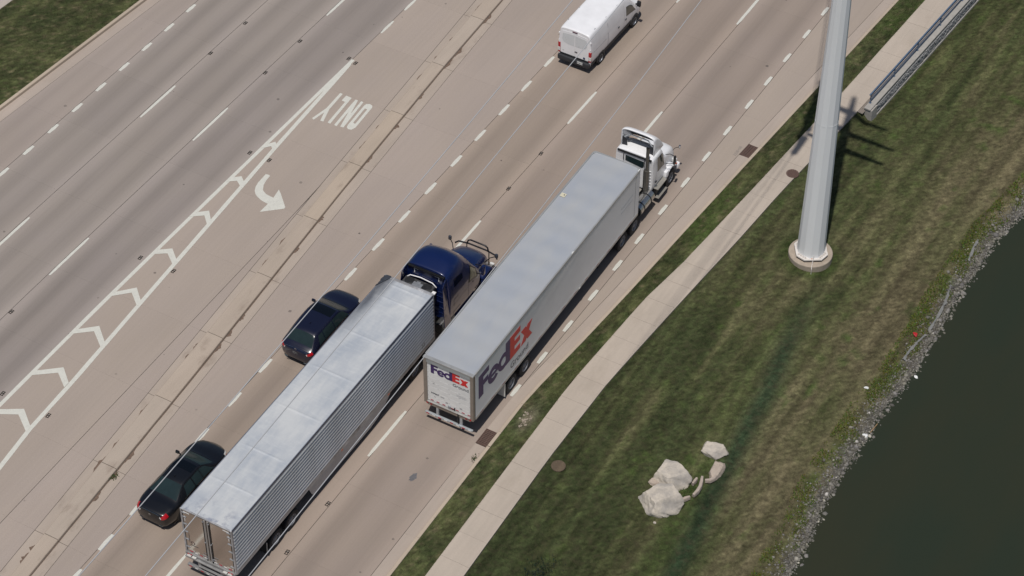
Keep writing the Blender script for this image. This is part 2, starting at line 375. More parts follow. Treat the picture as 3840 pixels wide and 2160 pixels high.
for ya,yb in zip(YS[:-1],YS[1:]):
    for a,b,c,al in LANES: slab('slab',road,a,b,ya,yb,0,c,al,M_ROAD,n=2)
    if MLJ(ya)-JT(ya)>.04: slab('slab',road,JT,lambda y:max(JT(y)+.02,MLJ(y)),ya,yb,-.001,lin(164,151,141),.0,M_ROAD,n=4)
    if GR(yb)-JD(yb)>.05: slab('slab',road,lambda y:JD(y),lambda y:max(JD(y)+.03,GR(y)),ya,yb,0,lin(163,150,138),.0,M_ROAD,n=3)
bedv=[]; 
for q in np.linspace(YS[0],YS[-1],40): bedv+=[(GL(q)-.7,q,-.03),(RKB(q),q,-.03)]
raw('joint_filler',bedv,[(2*i,2*i+1,2*i+3,2*i+2) for i in range(39)],M_BED,road)

# kerbs, gutters, median, sidewalks
def sweep(name,parent,prof,ya,yb,col,m,n=2):
    """prof: list of (xfunc,z) polyline swept along y"""
    g=.006; ys=[ya+g+(yb-ya-2*g)*i/n for i in range(n+1)]
    mb=MB().grid([[(f(q),q,z) for f,z in prof] for q in ys])
    mb.f.append(tuple(range(len(prof)))); 
    o=mb.build(name,m,parent); k_=random.uniform(.975,1.02); o.color=(*[c*k_ for c in col[:3]],1); return o
CG=lin(170,157,146); CK=lin(180,165,148); CW=lin(179,167,154)
kr=struct(empty('right_kerb')); kl=struct(empty('left_kerb')); med=struct(empty('median'))
GRATES=[(10.15,-10.02),(11.63,13.93)]
ends=sorted(set([q for q in np.arange(-38,48,3.05)]+[g[1]-.5 for g in GRATES]+[g[1]+.5 for g in GRATES]))
ends=[e for i,e in enumerate(ends)]
for a,b in zip(ends[:-1],ends[1:]):
    if b-a<.15: continue
    grate=any(abs((a+b)/2-g[1])<.3 for g in GRATES)
    if not grate: slab('gutter_slab',kr,GR,RKF,a,b,-.002,CG,0,M_WALK,gx=.006)
    sweep('kerb_stone',kr,[(lambda y:RKF(y),-.06),(lambda y:RKF(y)+.012,.125),(lambda y:RKF(y)+.035,.148),(lambda y:RKB(y)-.01,.152),(RKB,.145),(RKB,-.05)],a,b,CK,M_WALK)
for a,b in zip(np.arange(-38,46,3.05),np.arange(-34.95,49.1,3.05)):
    slab('gutter_slab',kl,lambda y:GL(y)-.62,GL,a,b,-.002,CG,0,M_WALK,gx=.006)
    sweep('kerb_stone',kl,[(lambda y:GL(y)-.615,-.06),(lambda y:GL(y)-.63,.125),(lambda y:GL(y)-.65,.148),(lambda y:GL(y)-.79,.152),(lambda y:GL(y)-.81,.145),(lambda y:GL(y)-.81,-.05)],a,b,CK,M_WALK)
for ya,yb in zip(YS[:-1],YS[1:]):
    slab('gutter_slab',med,MLJ,MLS,ya,yb,-.002,lin(169,156,144),0,M_MED,gx=.008,gy=.012)
    slab('gutter_slab',med,MRF,MRJ,ya,yb,-.002,lin(170,157,145),0,M_MED,gx=.008,gy=.012)
    cc=random.choice([lin(173,159,145),lin(172,159,146),lin(175,160,144)])
    o=sweep('median_slab',med,[(lambda y:MLS(y)-.01,-.06),(lambda y:MLS(y)+.012,.09),(lambda y:MLS(y)+.04,.115),(lambda y:MLS(y)*.5+MRF(y)*.5,.122),(lambda y:MRF(y)-.05,.117),(lambda y:MRF(y)-.02,.095),(lambda y:MRF(y)-.002,-.06)],ya+.01,yb-.01,cc,M_MED)
walk=struct(empty('sidewalk')); path=struct(empty('left_path'))
wy=-42.+.2
while wy<50:
    L=1.55 if wy<2 else 1.55
    o=slab('sidewalk_slab',walk,SWL,SWR,wy,wy+L,.15+random.uniform(-.004,.004),CW,0,M_WALK,gx=0.,gy=.005,th=.12); wy+=L
for q in np.arange(-40,48,1.55): slab('sidewalk_slab',path,lambda y:GL(y)-8.6,lambda y:GL(y)-6.6,q,q+1.55,.15,lin(175,165,156),0,M_WALK,gx=0.,gy=.008,th=.12)

# painted markings (thin sheets 4 mm proud of the slabs)
def poly_sheet(name,pts,z,m,parent,hole=None):
    loops=[[Vector((a,b,0)) for a,b in pts]]
    if hole: loops.append([Vector((a,b,0)) for a,b in hole])
    allp=list(pts)+(list(hole) if hole else [])
    tri=tessellate_polygon(loops); f=[]
    for t in tri:
        a,b,c=[allp[i] for i in t]
        if (b[0]-a[0])*(c[1]-a[1])-(b[1]-a[1])*(c[0]-a[0])<0: t=(t[0],t[2],t[1])
        f.append(tuple(t))
    return raw(name,[(a,b,z) for a,b in allp],f,m,parent)
def dash(fn,ya,yb,w,jit=.006):
    n=max(2,int((yb-ya)/.4)); L=[];Rr=[]
    for i in range(n+1):
        y=ya+(yb-ya)*i/n; e=.0 if 0<i<n else .03
        L.append((fn(y)-w/2+e+random.uniform(-jit,jit),y)); Rr.append((fn(y)+w/2-e+random.uniform(-jit,jit),y))
    poly_sheet('lane_dash',L+Rr[::-1],.005,M_WHITE,road)
D1,D2,D3,DA,DB,DC,DD=LANE(-20.82+.06),LANE(-17.44),LANE(-13.97),LANE(-1.43),LANE(2.0),LANE(5.77),LANE(9.42)
for i in range(-9,11): y=1.33+2.0*i; dash(D1,y-.4,y+.4,.22)
for y in (-25.8,-23.57,-21.3,-18.85,-16.38,-13.79,-11.3,-8.9,-6.5,-4.1,-1.64,.75,3.21,5.68,8.04,10.45,12.76,15.18,17.6,20.0,22.4): dash(DA,y-.5,y+.5,.20)
for y in (-6.8,-4.35,-1.91,.54,2.97,5.2,7.69,10.1,12.44,14.84,17.35,19.61,21.93,24.36,26.72,29.1,31.5): dash(DD,y-.42,y+.42,.21)
for a in (-10.95-12.2,-11.85+.1,.35,12.5,24.7): dash(D2,a,a+3.05,.15)
for a in (-23.8,-11.5,.21,12.55,24.8): dash(D3,a,a+3.08,.15)
for a in (-25.4,-12.4,-.65,11.14,23.3): dash(DB,a,a+3.06,.15)
for a in (-25.6,-13.66,-1.1,11.3,23.2): dash(DC,a,a+3.2,.16)
for a in (12.73,15.1,17.5): dash(LANE(-10.55),a,a+1.25,.16)
def stripe(name,pts,w,z=.005,m=None):
    L=[];Rr=[]
    for i,(x,y) in enumerate(pts):
        a=Vector(pts[max(i-1,0)]);b=Vector(pts[min(i+1,len(pts)-1)]); t=(b-a).normalized(); nn=Vector((-t.y,t.x))
        ww=w*(random.uniform(.95,1.05)); L.append((x+nn.x*ww/2,y+nn.y*ww/2)); Rr.append((x-nn.x*ww/2,y-nn.y*ww/2))
    return poly_sheet(name,L+Rr[::-1],z,m or M_WHITE,road)
CL=LANE(-10.56)
stripe('edge_line',[(CL(y),y) for y in np.arange(-32,10.3,1.)],.20)
stripe('edge_line',[(pl([(-22.5,-8.14),(-20,-8.43),(-16.6,-8.57),(-10.86,-8.94),(-4.5,-9.33),(-1.8,-9.5),(2.05,-9.74),(8.6,-10.06),(10.2,-10.16)],y),y) for y in np.arange(-32,10.25,.8)],.22,.009)
for c in [[(-10.44,-19.9),(-9.44,-19.33),(-8.46,-20.04)],[(-10.55,-17.15),(-9.5,-16.32),(-8.68,-16.95)],[(-10.56,-14.03),(-9.71,-13.3),(-8.80,-14.02)],[(-10.48,-11.04),(-9.73,-10.29),(-8.95,-10.95)],[(-10.56,-7.68),(-9.86,-7.18),(-9.12,-7.77)],[(-10.51,-4.5),(-9.89,-4.01),(-9.33,-4.58)],[(-10.41,-1.41),(-9.97,-1.04),(-9.47,-1.41)],[(-10.32,1.62),(-9.98,2.06),(-9.67,1.79)],[(-10.44,-23.1),(-9.3,-22.4),(-8.2,-23.2)]]:
    (x0,y0),(xm,ym),(x1,y1)=c; w=.34
    poly_sheet('chevron',[(x0,y0-w/2),(xm,ym-w/2-.03),(x1,y1-w/2),(x1,y1+w/2),(xm,ym+w/2+.04),(x0,y0+w/2)],.013,M_WHITE,road)
LET={'Y':[(-9.234,7.291),(-9.071,7.291),(-8.999,5.876),(-8.727,4.874),(-8.909,4.854),(-9.094,5.525),(-9.241,4.747),(-9.389,4.807),(-9.183,5.874)],
'L':[(-8.836,7.268),(-8.48,7.246),(-8.321,4.91),(-8.494,4.923),(-8.607,6.785),(-8.832,6.812)],
'N':[(-8.229,7.24),(-8.083,7.24),(-7.825,6.105),(-7.904,7.273),(-7.754,7.262),(-7.557,4.993),(-7.743,4.981),(-8.014,6.221),(-7.925,4.91),(-8.088,4.925),(-8.208,6.649)]}
for k,q in LET.items(): poly_sheet('painted_letter',q,.005,M_WHITE,road)
poly_sheet('painted_letter',[(-7.537,7.22),(-7.386,7.308),(-7.184,7.243),(-7.12,7.105),(-7.005,5.306),(-7.096,5.056),(-7.266,5.001),(-7.415,5.103),(-7.466,5.279),(-7.578,7.067)],.005,M_WHITE,road,hole=[(-7.412,6.859),(-7.266,6.864),(-7.182,5.547),(-7.321,5.569)])
poly_sheet('turn_arrow',[(-8.995,-.078),(-8.829,-.04),(-8.729,-.08),(-8.701,-.462),(-8.624,-.807),(-8.455,-1.129),(-8.341,-1.224),(-8.111,-1.332),(-7.816,-1.37),(-7.649,-1.369),(-7.758,-.725),(-7.546,-.892),(-6.733,-1.667),(-6.73,-1.792),(-7.653,-2.596),(-7.634,-1.903),(-8.078,-1.841),(-8.411,-1.714),(-8.617,-1.577),(-8.767,-1.407),(-8.901,-1.129),(-8.97,-.796)],.005,M_WHITE,road)
def text_mesh(body,size,offset=0.,align='LEFT',space=1.):
    cu=bpy.data.curves.new('text','FONT'); cu.body=body; cu.size=size; cu.offset=offset; cu.align_x=align; cu.space_character=space; cu.resolution_u=3
    t=bpy.data.objects.new('text_tmp',cu); COL.objects.link(t); dg=bpy.context.evaluated_depsgraph_get(); dg.update()
    me=bpy.data.meshes.new_from_object(t.evaluated_get(dg)); bpy.data.objects.remove(t); bpy.data.curves.remove(cu); me.materials.clear(); return me
me=text_mesh('3328+00',.24); o=link('stencil_number',me,M_FADED,road); o.location=(11.16,13.2,.005); o.rotation_euler=(0,0,R(90))
def blob(cx,cy,rx,ry,n=18,j=.25):
    return [(cx+rx*(1+random.uniform(-j,j))*math.cos(2*math.pi*i/n),cy+ry*(1+random.uniform(-j,j))*math.sin(2*math.pi*i/n)) for i in range(n)]
poly_sheet('tar_patch',blob(8.19,-13.7,.14,.26),.004,mat('tar_patch',lin(100,99,102),.8,0,.25,12,obj=False),road)
M_DIRT=mat('gutter_dirt',lin(112,94,82),.95,0,.3,9,bump=.4,obj=False)
for (x,y,L) in [(-4.48,-20.1,.62),(-4.56,-18.77,.36),(-4.66,-16.4,.55),(-4.05,-25.4,.2),(-3.99,-26.05,.4),(-4.97,-11.87,.3),(-4.92,-12.64,.25),(-5.49,-3.82,.45),(-5.37,-5.5,.4),(-6.74,17.4,.55),(-6.53,14.17,.3),(-6.47,12.4,.25),(-6.36,10.57,.45),(-6.14,5.9,.3),(-6.02,4.3,.5)]:
    xr=MLS(y)-.012; w=.10 if y>-20 else .2
    pts=[(MLS(y+L*(i/8-.5)*2)-.014,y+L*(i/8-.5)*2) for i in range(9)]
    out=[(MLS(y+L*(i/8-.5)*2)-.014-w*math.sin(math.pi*i/8)*random.uniform(.4,1.1),y+L*(i/8-.5)*2) for i in range(7,0,-1)]
    poly_sheet('dirt_patch',pts+out,.004,M_DIRT,med)
for (x,y,L) in [(-5.5,13.4,.5),(-5.41,12.25,.55),(-5.64,16.7,.6),(-5.12,6.44,.25),(-4.94,3.57,.4),(-3.97,-11.5,.4),(-4.06,-10.4,.3),(-4.15,-9.2,.3),(-4.46,-4,.3),(-3.48,-19,.55),(-3.32,-21.7,.4),(-3.4,-20.3,.3),(-4.7,-1.5,.3),(-5.3,9.2,.3)]:
    pts=[(MRF(y+L*(i/8-.5)*2)+.004,y+L*(i/8-.5)*2) for i in range(9)]
    out=[(MRF(y+L*(i/8-.5)*2)+.02+.17*math.sin(math.pi*i/8)*random.uniform(.3,1.1),y+L*(i/8-.5)*2) for i in range(7,0,-1)]
    poly_sheet('dirt_patch',pts+out,.004,M_DIRT,med)
ds=[(MRF(y)+.002,y) for y in np.arange(-40,45,1.)]; de=[(MRF(y)+.02+.02*random.random(),y) for y in np.arange(44,-41,-1.)]
poly_sheet('dirt_line',ds+de,.0025,M_DIRT,med)

# ---------------------------------------------------------------- small ironwork in the ground
M_RUST=mat('rusty_iron',lin(94,74,67),.85,0,.25,14,bump=.5); M_DARK=mat('dark_void',lin(34,30,30),.95,0,.2,8)
M_STEEL=mat('galvanised',lin(168,172,178),.45,.6,.12,5); M_BLACK=mat('black_plastic',lin(34,35,38),.55,0,.15,6); M_RUB=mat('tyre_rubber',lin(30,30,33),.85,0,.15,9)
M_CHROME=mat('polished_metal',lin(205,206,208),.16,1.,.05,4); M_ALU=mat('aluminium_rim',lin(118,120,125),.55,.3,.15,8)
def grate(x,y,label):
    g=empty('drain_grate',(x,y,0),math.atan2(.0,1),label,'drain grate')
    MB().box((0,0,-.045),(.56,.94,.02)).build('pit',M_DARK,g)
    fr=MB()
    for sx in(-1,1): fr.box((sx*.275,0,-.012),(.04,.98,.034))
    for sy in(-1,1): fr.box((0,sy*.475,-.0125),(.51,.04,.033))
    fr.build('frame',M_RUST,g)
    bar=None
    for i in range(9):
        o=MB().box((0,0,0),(.50,.055,.03)).build('bar',M_RUST,g) if bar is None else bar.copy()
        if bar is None: bar=o
        else: COL.objects.link(o); o.parent=g
        o.location=(0,-.40+i*.1,-.0135)
    rb=None
    for i in range(4):
        o=MB().box((0,0,0),(.03,.90,.026)).build('cross_rib',M_RUST,g) if rb is None else rb.copy()
        if rb is None: rb=o
        else: COL.objects.link(o); o.parent=g
        o.location=(-.19+i*.127,0,-.0155)
    g.rotation_euler[2]=-math.atan((GR(y+1)-GR(y-1))/2); return g
grate(GR(-10.02)+.30,-10.02,'rusty drain grate in the gutter behind the trailer with purple and red lettering')
grate(GR(13.93)+.30,13.93,'rusty drain grate in the gutter beside the stencilled number')
def manhole(x,y,z,r,label,m):
    g=empty('manhole_cover',(x,y,z),0,label,'manhole cover')
    MB().lathe([(0,.0),(r*.9,.0),(r*.9,-.02)],(0,0,0),'z',28).build('lid',m,g)
    MB().lathe([(r*.92,-.02),(r*.92,.004),(r,.004),(r*1.02,-.03)],(0,0,0),'z',28).build('rim',m,g)
    stud=None; s=r*.22
    for i in range(-4,5):
        for j in range(-4,5):
            if math.hypot(i,j)*s>r*.8: continue
            if stud is None: stud=MB().box((0,0,.004),(s*.55,s*.55,.014)).build('stud',m,g); o=stud
            else: o=stud.copy(); COL.objects.link(o); o.parent=g
            o.location=(i*s,j*s,0)
manhole(14.33,13.3,.155,.33,'round rusty manhole cover at the sidewalk edge beside the pole',M_RUST)
manhole(13.52,-9.94,.10,.33,'round faded manhole cover set in the lawn',mat('faded_iron',lin(104,90,74),.9,0,.25,14,bump=.4))
M_CAST=mat('marker_casting',lin(40,37,37),.8,0,.25,16); M_LENS=mat('marker_lens',lin(140,136,130),.4,0,.1,8)
mk=[(-17.0,9.73,'nearest the top edge on the second lane line'),(-17.12,6.6,'just above the long dash on the second lane line'),(-13.52,9.9,'on the third lane line above its long dash, upper'),(-13.62,6.7,'on the third lane line above its long dash, lower'),
(-10.64,.89,'left of the narrow end of the striped wedge'),(-9.44,.90,'on the right line of the wedge above the turn arrow'),(-10.41,9.97,'left of the tip of the striped wedge'),(-9.88,9.81,'right of the tip of the striped wedge'),
(2.38,8.36,'between white van and white tractor, upper'),(2.28,5.17,'between white van and white tractor, lower'),(-10.83,-8.3,'left of the fifth chevron of the wedge'),(-8.87,-8.25,'right of the wedge beside its fifth chevron'),
(-13.93,-14.43,'at the left edge of the picture on the third lane line'),(-10.9,-18.85,'left of the lowest chevron of the wedge'),(-8.22,-18.9,'right of the lowest chevron of the wedge'),(5.74,-16.92,'right of the wheels of the silver trailer, upper'),(5.71,-20.1,'right of the wheels of the silver trailer, lower')]
proto=None
for x,y,lb in mk:
    if proto is None:
        g=empty('pavement_marker',(0,0,0)); 
        for sx in(-1,1): MB().box((sx*.055,0,.012),(.03,.25,.024),.006).build('rail',M_CAST,g)
        MB().box((0,0,.006),(.20,.03,.012)).build('cross_bar',M_CAST,g)
        MB().box((0,0.045,.010),(.06,.035,.018),.005).build('lens',M_LENS,g)
        for sy in(-1,1): MB().box((0,sy*.12,.006),(.17,.03,.013)).build('keel',M_CAST,g)
        proto=g; o=g
    else: o=copy_tree(proto)
    o.location=(x,y,.003); o.rotation_euler=(0,0,random.uniform(-.08,.08))
    tag(o,'dark iron lane marker '+lb,'road marker','iron lane markers in the road')

# ---------------------------------------------------------------- retaining wall and railing
M_WALLC=mat('wall_concrete',lin(162,158,152),.9,0,.10,4,bump=.2); M_STONE=mat('wall_stone',lin(150,150,150),.95,0,.3,9,bump=.8)
M_RAIL=mat('rail_paint',lin(92,112,136),.45,.2,.1,5)
wa=math.atan2(.0815,1.)
wall=empty('retaining_wall',(15.64,20.12,0),-wa,'low concrete wall with rough stone face beside the sidewalk','wall')
MB().box((.03,13,-.42),(.32,26,1.30)).build('core',M_WALLC,wall)
MB().box((.02,12.85,.255),(.38,26.35,.09),.015).build('coping',M_WALLC,wall)
MB().prism([(-.16,-1.1),(.36,-1.1),(.28,.205),(-.16,.205)],lambda a,b,h:(a,-.28+h,b),.62).build('end_block',M_WALLC,wall)
MB().prism([(.15,-1.1),(.30,-1.1),(.27,-.52),(.15,-.52)],lambda a,b,h:(a,.37+h,b),25.6).build('plinth',M_WALLC,wall)
sb=[]
for i in range(5):
    me=MB().box((0,0,0),(.07,.30,.112),.025)
    me.v=[(a+random.uniform(-.012,.012),b+random.uniform(-.02,.02),c+random.uniform(-.012,.012)) for a,b,c in me.v]
    o=me.build('stone',M_STONE,wall); sb.append(o)
used=set()
for r_ in range(5):
    for c_ in range(44):
        src=sb[(r_*7+c_*3)%5]
        if src.name in used: o=src.copy(); COL.objects.link(o); o.parent=wall
        else: o=src; used.add(src.name)
        o.location=(.19+random.uniform(-.012,.02),.55+c_*.315+(.15 if r_%2 else 0),-.455+r_*.118); o.rotation_euler=(random.uniform(-.05,.05),0,0); o.scale=(1,random.uniform(.85,1.05),1)
bf=[]
for q in np.linspace(-.6,26,20):
    yy=20.12+q; xw=15.62+.0815*q-.13; bf.append([(SWR(yy)-.02,yy,.125),(max(xw,SWR(yy))+.06,yy,.115 if q>0 else .08)])
struct(MB().grid(bf).build('wall_backfill',mat('backfill_gravel',lin(128,120,112),.95,0,.35,22,bump=.6,obj=False)))
rail=empty('railing',(15.56,20.2,.31),-wa,'blue grey metal railing on top of the retaining wall','railing')
post=None
for i in range(10):
    if post is None: post=MB().box((0,0,.30),(.05,.06,.60),.008).box((0,0,.008),(.12,.12,.016)).build('post',M_RAIL,rail); o=post
    else: o=post.copy(); COL.objects.link(o); o.parent=rail
    o.location=(0,.12+i*2.7,0)
box('top_rail',(0,12.7,.625),(.075,25.5,.05),M_RAIL,rail,.01)
for z in (.18,.33,.48): MB().tube([(0,.05,z),(0,25.4,z)],.022,8).build('rail',M_RAIL,rail,smooth=True)

# ---------------------------------------------------------------- the power line pole
M_POLE=mat('pole_galvanised',lin(243,244,245),.45,.0,.05,.6,stretch=(1,1,.15)); M_FOOT=mat('footing_concrete',lin(170,157,142),.9,0,.12,4,bump=.3,dirt=lin(128,118,106),dirt_amt=.5)
M_PLATE=mat('base_plate_paint',lin(212,206,200),.5,0,.08,6); M_INS=mat('insulator_grey',lin(120,120,124),.5,0,.1,6)
PZ=.06
pole=empty('power_pole',(17.51,8.55,0),0,'tall tapered pale grey steel pole on round concrete footing','power pole')
MB().lathe([(1.09,-.9),(1.09,PZ-.03),(1.06,PZ),(0,PZ)],(0,0,0),'z',48).build('footing',M_FOOT,pole,angle=40)
def octo(a,b): h=a/2; return [(-h,-b),(h,-b),(b,-h),(b,h),(h,b),(-h,b),(-b,h),(-b,-h)]
rt=R(32)
rotv=lambda a,b:(a*math.cos(rt)-b*math.sin(rt),a*math.sin(rt)+b*math.cos(rt))
pp=[rotv(a,b) for a,b in octo(.86,.78)]
MB().prism(pp,lambda a,b,h:(a,b,PZ+.11+h),.07).build('base_plate',M_PLATE,pole)
MB().prism([(a*.93,b*.93) for a,b in pp],lambda a,b,h:(a,b,PZ+h),.11).build('grout',M_DARK,pole)
nut=None
for q in range(4):
    for i in range(4):
        t=-.30+.2*i; ca=.715
        a,b=(ca*math.cos(R(45+90*q))-t*.66*math.sin(R(45+90*q)),ca*math.sin(R(45+90*q))+t*.66*math.cos(R(45+90*q)))
        a,b=rotv(a,b)
        if nut is None: nut=MB().cyl((0,0,0),(0,0,.05),.05,6).cyl((0,0,.05),(0,0,.10),.028,8).build('anchor_bolt',M_PLATE,pole); o=nut
        else: o=nut.copy(); COL.objects.link(o); o.parent=pole
        o.location=(a,b,PZ+.18)
LEAN=Vector((-.006,-.0035)); HP=34.5
def ax(z): return (LEAN.x*z,LEAN.y*z,z)
zs=[PZ+.18,.5,15.9,34.5]; rs=[.70,.69,.43,.13]
mb=MB(); v=[]; n12=12
for z,r in zip(zs,rs):
    c=ax(z)
    for k in range(n12): an=2*math.pi*(k+.5)/n12+R(8); v.append((c[0]+r*math.cos(an),c[1]+r*math.sin(an),z))
f=[(i*n12+k,i*n12+(k+1)%n12,(i+1)*n12+(k+1)%n12,(i+1)*n12+k) for i in range(3) for k in range(n12)]+[tuple(range(36,48))]
mb.add(v,f); mb.build('shaft',M_POLE,pole)
c=ax(8.55); MB().lathe([(.553,-.004),(.558,-.004),(.558,.004),(.553,.004)],c,'z',24).build('weld_seam',M_POLE,pole)
poly=blob(0,0,.09,.035,14,.35); o=poly_sheet('rust_stain',poly,PZ+.184,mat('rust_stain',lin(176,108,58),.9,0,.3,20),pole); o.location=(.28,-.62,0)
MB().tube([(.40,-.58,.42),(.41,-.66,.22),(.44,-.80,.16),(.50,-1.0,PZ+.02),(.545,-1.10,.03),(.55,-1.11,-.3)],.016,6).build('ground_wire',M_PLATE,pole)
ARMZ=[23.0,26.9,31.1]; TIPX={}
for i,z in enumerate(ARMZ):
    for s in(-1,1):
        c=ax(z); L=[2.35,2.75,2.2][i] if s>0 else 17.51+c[0]-15.5; mb=MB()
        mb.tube([(c[0]+s*.15,c[1],z-.15),(c[0]+s*L*.5,c[1],z+.05),(c[0]+s*L,c[1],z+.18)],[.24,.18,.12],8); mb.build('cross_arm',M_POLE,pole,smooth=True)
        TIPX[(i,s)]=(c[0]+s*L,c[1],z+.15)
DIR2=Vector((-.32,.945,0)).normalized()
for i in range(3):
    t=Vector(TIPX[(i,-1)])
    for d,lab in ((Vector((0,-1,-.05)),0),(DIR2+Vector((0,0,-.05)),1)):
        d=d.normalized(); mb=MB(); prof=[]
        for k in range(14): q=t+d*(.3+k*.11); mb.cyl(tuple(q-d*.012),tuple(q+d*.02),.19,10)
        mb.cyl(tuple(t),tuple(t+d*1.95),.05,6); mb.build('insulator_string',M_INS,pole)
    a=t+Vector((0,-1,-.05)).normalized()*1.95; b=t+(DIR2+Vector((0,0,-.05))).normalized()*1.95
    path=[a.lerp(b,q/10)+Vector((0,0,-1.5*math.sin(math.pi*q/10))) for q in range(11)]
    MB().tube([tuple(q) for q in path],.06,6).build('jumper_loop',M_STEEL,pole)
M_WIRE=mat('conductor',lin(172,173,176),.6,.0,.05,2)
pb=Vector(pole.location)
WZ={0:[(35.46,20.32),(44.6,20.71),(52.3,20.95),(55.2,21.23),(65.8,21.92),(67.4,22.05)],1:[(30.8,25.32),(33.4,25.44),(41.3,25.74),(49.0,26.08),(57.8,26.58),(60.3,26.69)],2:[(28.3,28.1),(33.8,28.29),(41.5,28.51),(45.6,28.72),(56.3,29.32)]}
names=['lowest of the three pale power cables over the road, right of the others','middle one of the three pale power cables over the road','highest of the three pale power cables, crossing the lane beside the median']
for i in range(3):
    us=np.array([a for a,b in WZ[i]]); zz=np.array([b for a,b in WZ[i]]); co=np.polyfit(us,zz,2)
    st=pb+Vector(TIPX[(i,-1)])+Vector((0,-1,-.05)).normalized()*1.95
    pts=[]; k=st.y+70; dz=st.z-np.polyval(co,k)
    for u in np.linspace(-20,k,40):
        z=np.polyval(co,u) if u>28 else np.polyval(co,28)+(u-28)*np.polyval(np.polyder(co),28)
        wgt=max(0,(u-62)/(k-62))**2 if u>62 else 0
        pts.append((15.5+(st.x-15.5)*max(0,min(1,(u-60)/(k-60))),u-70,z+dz*wgt))
    tag(MB().tube(pts,.018,6).build('power_cable',M_WIRE,smooth=True),names[i],'power cable','power cables along the road')
    en=pb+Vector(TIPX[(i,-1)])+(DIR2+Vector((0,0,-.05))).normalized()*1.95
    pts=[tuple(en+DIR2*q+Vector((0,0,-.06*q+.0004*q*q))) for q in np.linspace(0,90,20)]
    tag(MB().tube(pts,.022,6).build('power_cable',M_WIRE,smooth=True),['lowest','middle','highest'][i]+' cable leaving the pole over the road ahead','power cable','power cables beyond the pole')

# ---------------------------------------------------------------- shore: riprap, weeds, fabric, litter
def ico(sub):
    bm=bmesh.new(); bmesh.ops.create_icosphere(bm,subdivisions=sub,radius=1); v=np.array([q.co[:] for q in bm.verts]); f=[[w.index for w in q.verts] for q in bm.faces]; bm.free(); return v,f
IV,IF=ico(1); IF=np.array(IF)
def riprap():
    n=21000; y=rng.uniform(-20,34,n); t=rng.beta(1.25,1.0,n); x=np.array([RUP(q) for q in y])+t*1.42-.08
    keep=(rng.random(n)<(.15+1.0*np.clip(t*1.4-.2,0,1))); x,y,t=x[keep],y[keep],t[keep]; n=len(x)
    z=lawn_z(x,y); s=rng.gamma(2.2,.0115,n)*(.85+.4*t)+.011; V=IV[None]*(s[:,None,None]*rng.uniform(.55,1.25,(n,1,3)))*rng.uniform(.8,1.15,(n,12,1))
    a=rng.uniform(0,6.28,n); c,si=np.cos(a),np.sin(a); X=V[...,0]*c[:,None]-V[...,1]*si[:,None]; Yv=V[...,0]*si[:,None]+V[...,1]*c[:,None]
    P=np.stack([X+x[:,None],Yv+y[:,None],V[...,2]+(z+s*.25)[:,None]],-1).reshape(-1,3)
    F=(IF[None]+12*np.arange(n)[:,None,None]).reshape(-1,3)
    me=bpy.data.meshes.new('riprap'); me.vertices.add(len(P)); me.vertices.foreach_set('co',P.astype(np.float32).ravel()); m=len(F)
    me.loops.add(3*m); me.loops.foreach_set('vertex_index',F.astype(np.int32).ravel()); me.polygons.add(m); me.polygons.foreach_set('loop_start',np.arange(0,3*m,3,dtype=np.int32)); me.update(calc_edges=True)
    g=rng.uniform(.08,.23,n); w=rng.random(n)<.03; g[w]=rng.uniform(.3,.5,w.sum()); tint=np.stack([g*1.06,g,g*rng.uniform(.80,.95,n),np.ones(n)],1)
    at=me.color_attributes.new('tone','FLOAT_COLOR','POINT'); at.data.foreach_set('color',np.repeat(tint,12,0).astype(np.float32).ravel())
    mm=NT('riprap_stone'); vc=mm.n('ShaderNodeVertexColor',layer_name='tone'); mm.set(Base_Color=vc.outputs[0],Roughness=.9)
    o=stuff(link('riprap',me,mm.m)); tag(o,'strip of small grey broken stones along the pond edge','gravel'); return o
riprap()
def weeds(name,n,label,cen=None):
    if cen is None:
        y=rng.uniform(-18,30,n); t=rng.random(n); x=np.array([RUP(q) for q in y])-.35+t*1.15; k=fbm(x*2.4+5,y*1.5,4)+.10*(1-t)+rng.normal(0,.06,n)>.525; x,y=x[k],y[k]; z=lawn_z(x,y)
    else:
        x=rng.normal(cen[0],cen[3],n); y=rng.normal(cen[1],cen[3]*1.5,n); z=np.full(n,cen[2])
    n=len(x); an=rng.uniform(0,6.28,n); h=rng.uniform(.06,.16,n)*(1 if cen is None else .9); ti=rng.uniform(.2,1.1,n); w=rng.uniform(.02,.045,n)
    c,s=np.cos(an),np.sin(an); B=np.stack([x,y,z],1); Dv=np.stack([c*np.sin(ti),s*np.sin(ti),np.cos(ti)],1)*h[:,None]; Sv=np.stack([-s,c,0*c],1)*w[:,None]
    P=np.stack([B,B+Dv*.55+Sv*.5,B+Dv,B+Dv*.55-Sv*.5],1).reshape(-1,3)
    me=bpy.data.meshes.new(name); me.from_pydata(P.tolist(),[],[(4*i,4*i+1,4*i+2,4*i+3) for i in range(n)]); me.update()
    col=np.stack([rng.uniform(.08,.17,n),rng.uniform(.12,.20,n),rng.uniform(.02,.05,n),np.ones(n)],1)
    if cen is not None: col=col*(np.array([.5,.62,.8,1]) if len(cen)<5 else np.array(cen[4]))
    at=me.color_attributes.new('tone','FLOAT_COLOR','POINT'); at.data.foreach_set('color',np.repeat(col,4,0).astype(np.float32).ravel())
    o=link(name,me,M_GB); return o
tag(stuff(weeds('shore_weeds',34000,'')),'bright yellow green weeds growing among the shore stones','weeds')
tag(stuff(weeds('weed_clump',100,'',(-3.40,-20.4,0,.09))),'small green weed clump growing at the median kerb','plant')
tag(stuff(weeds('weed_clump',60,'',(10.0,-11.4,0,.09,(.4,.5,.7,1)))),'small weed clump in the gutter joint below the drain grate','plant')
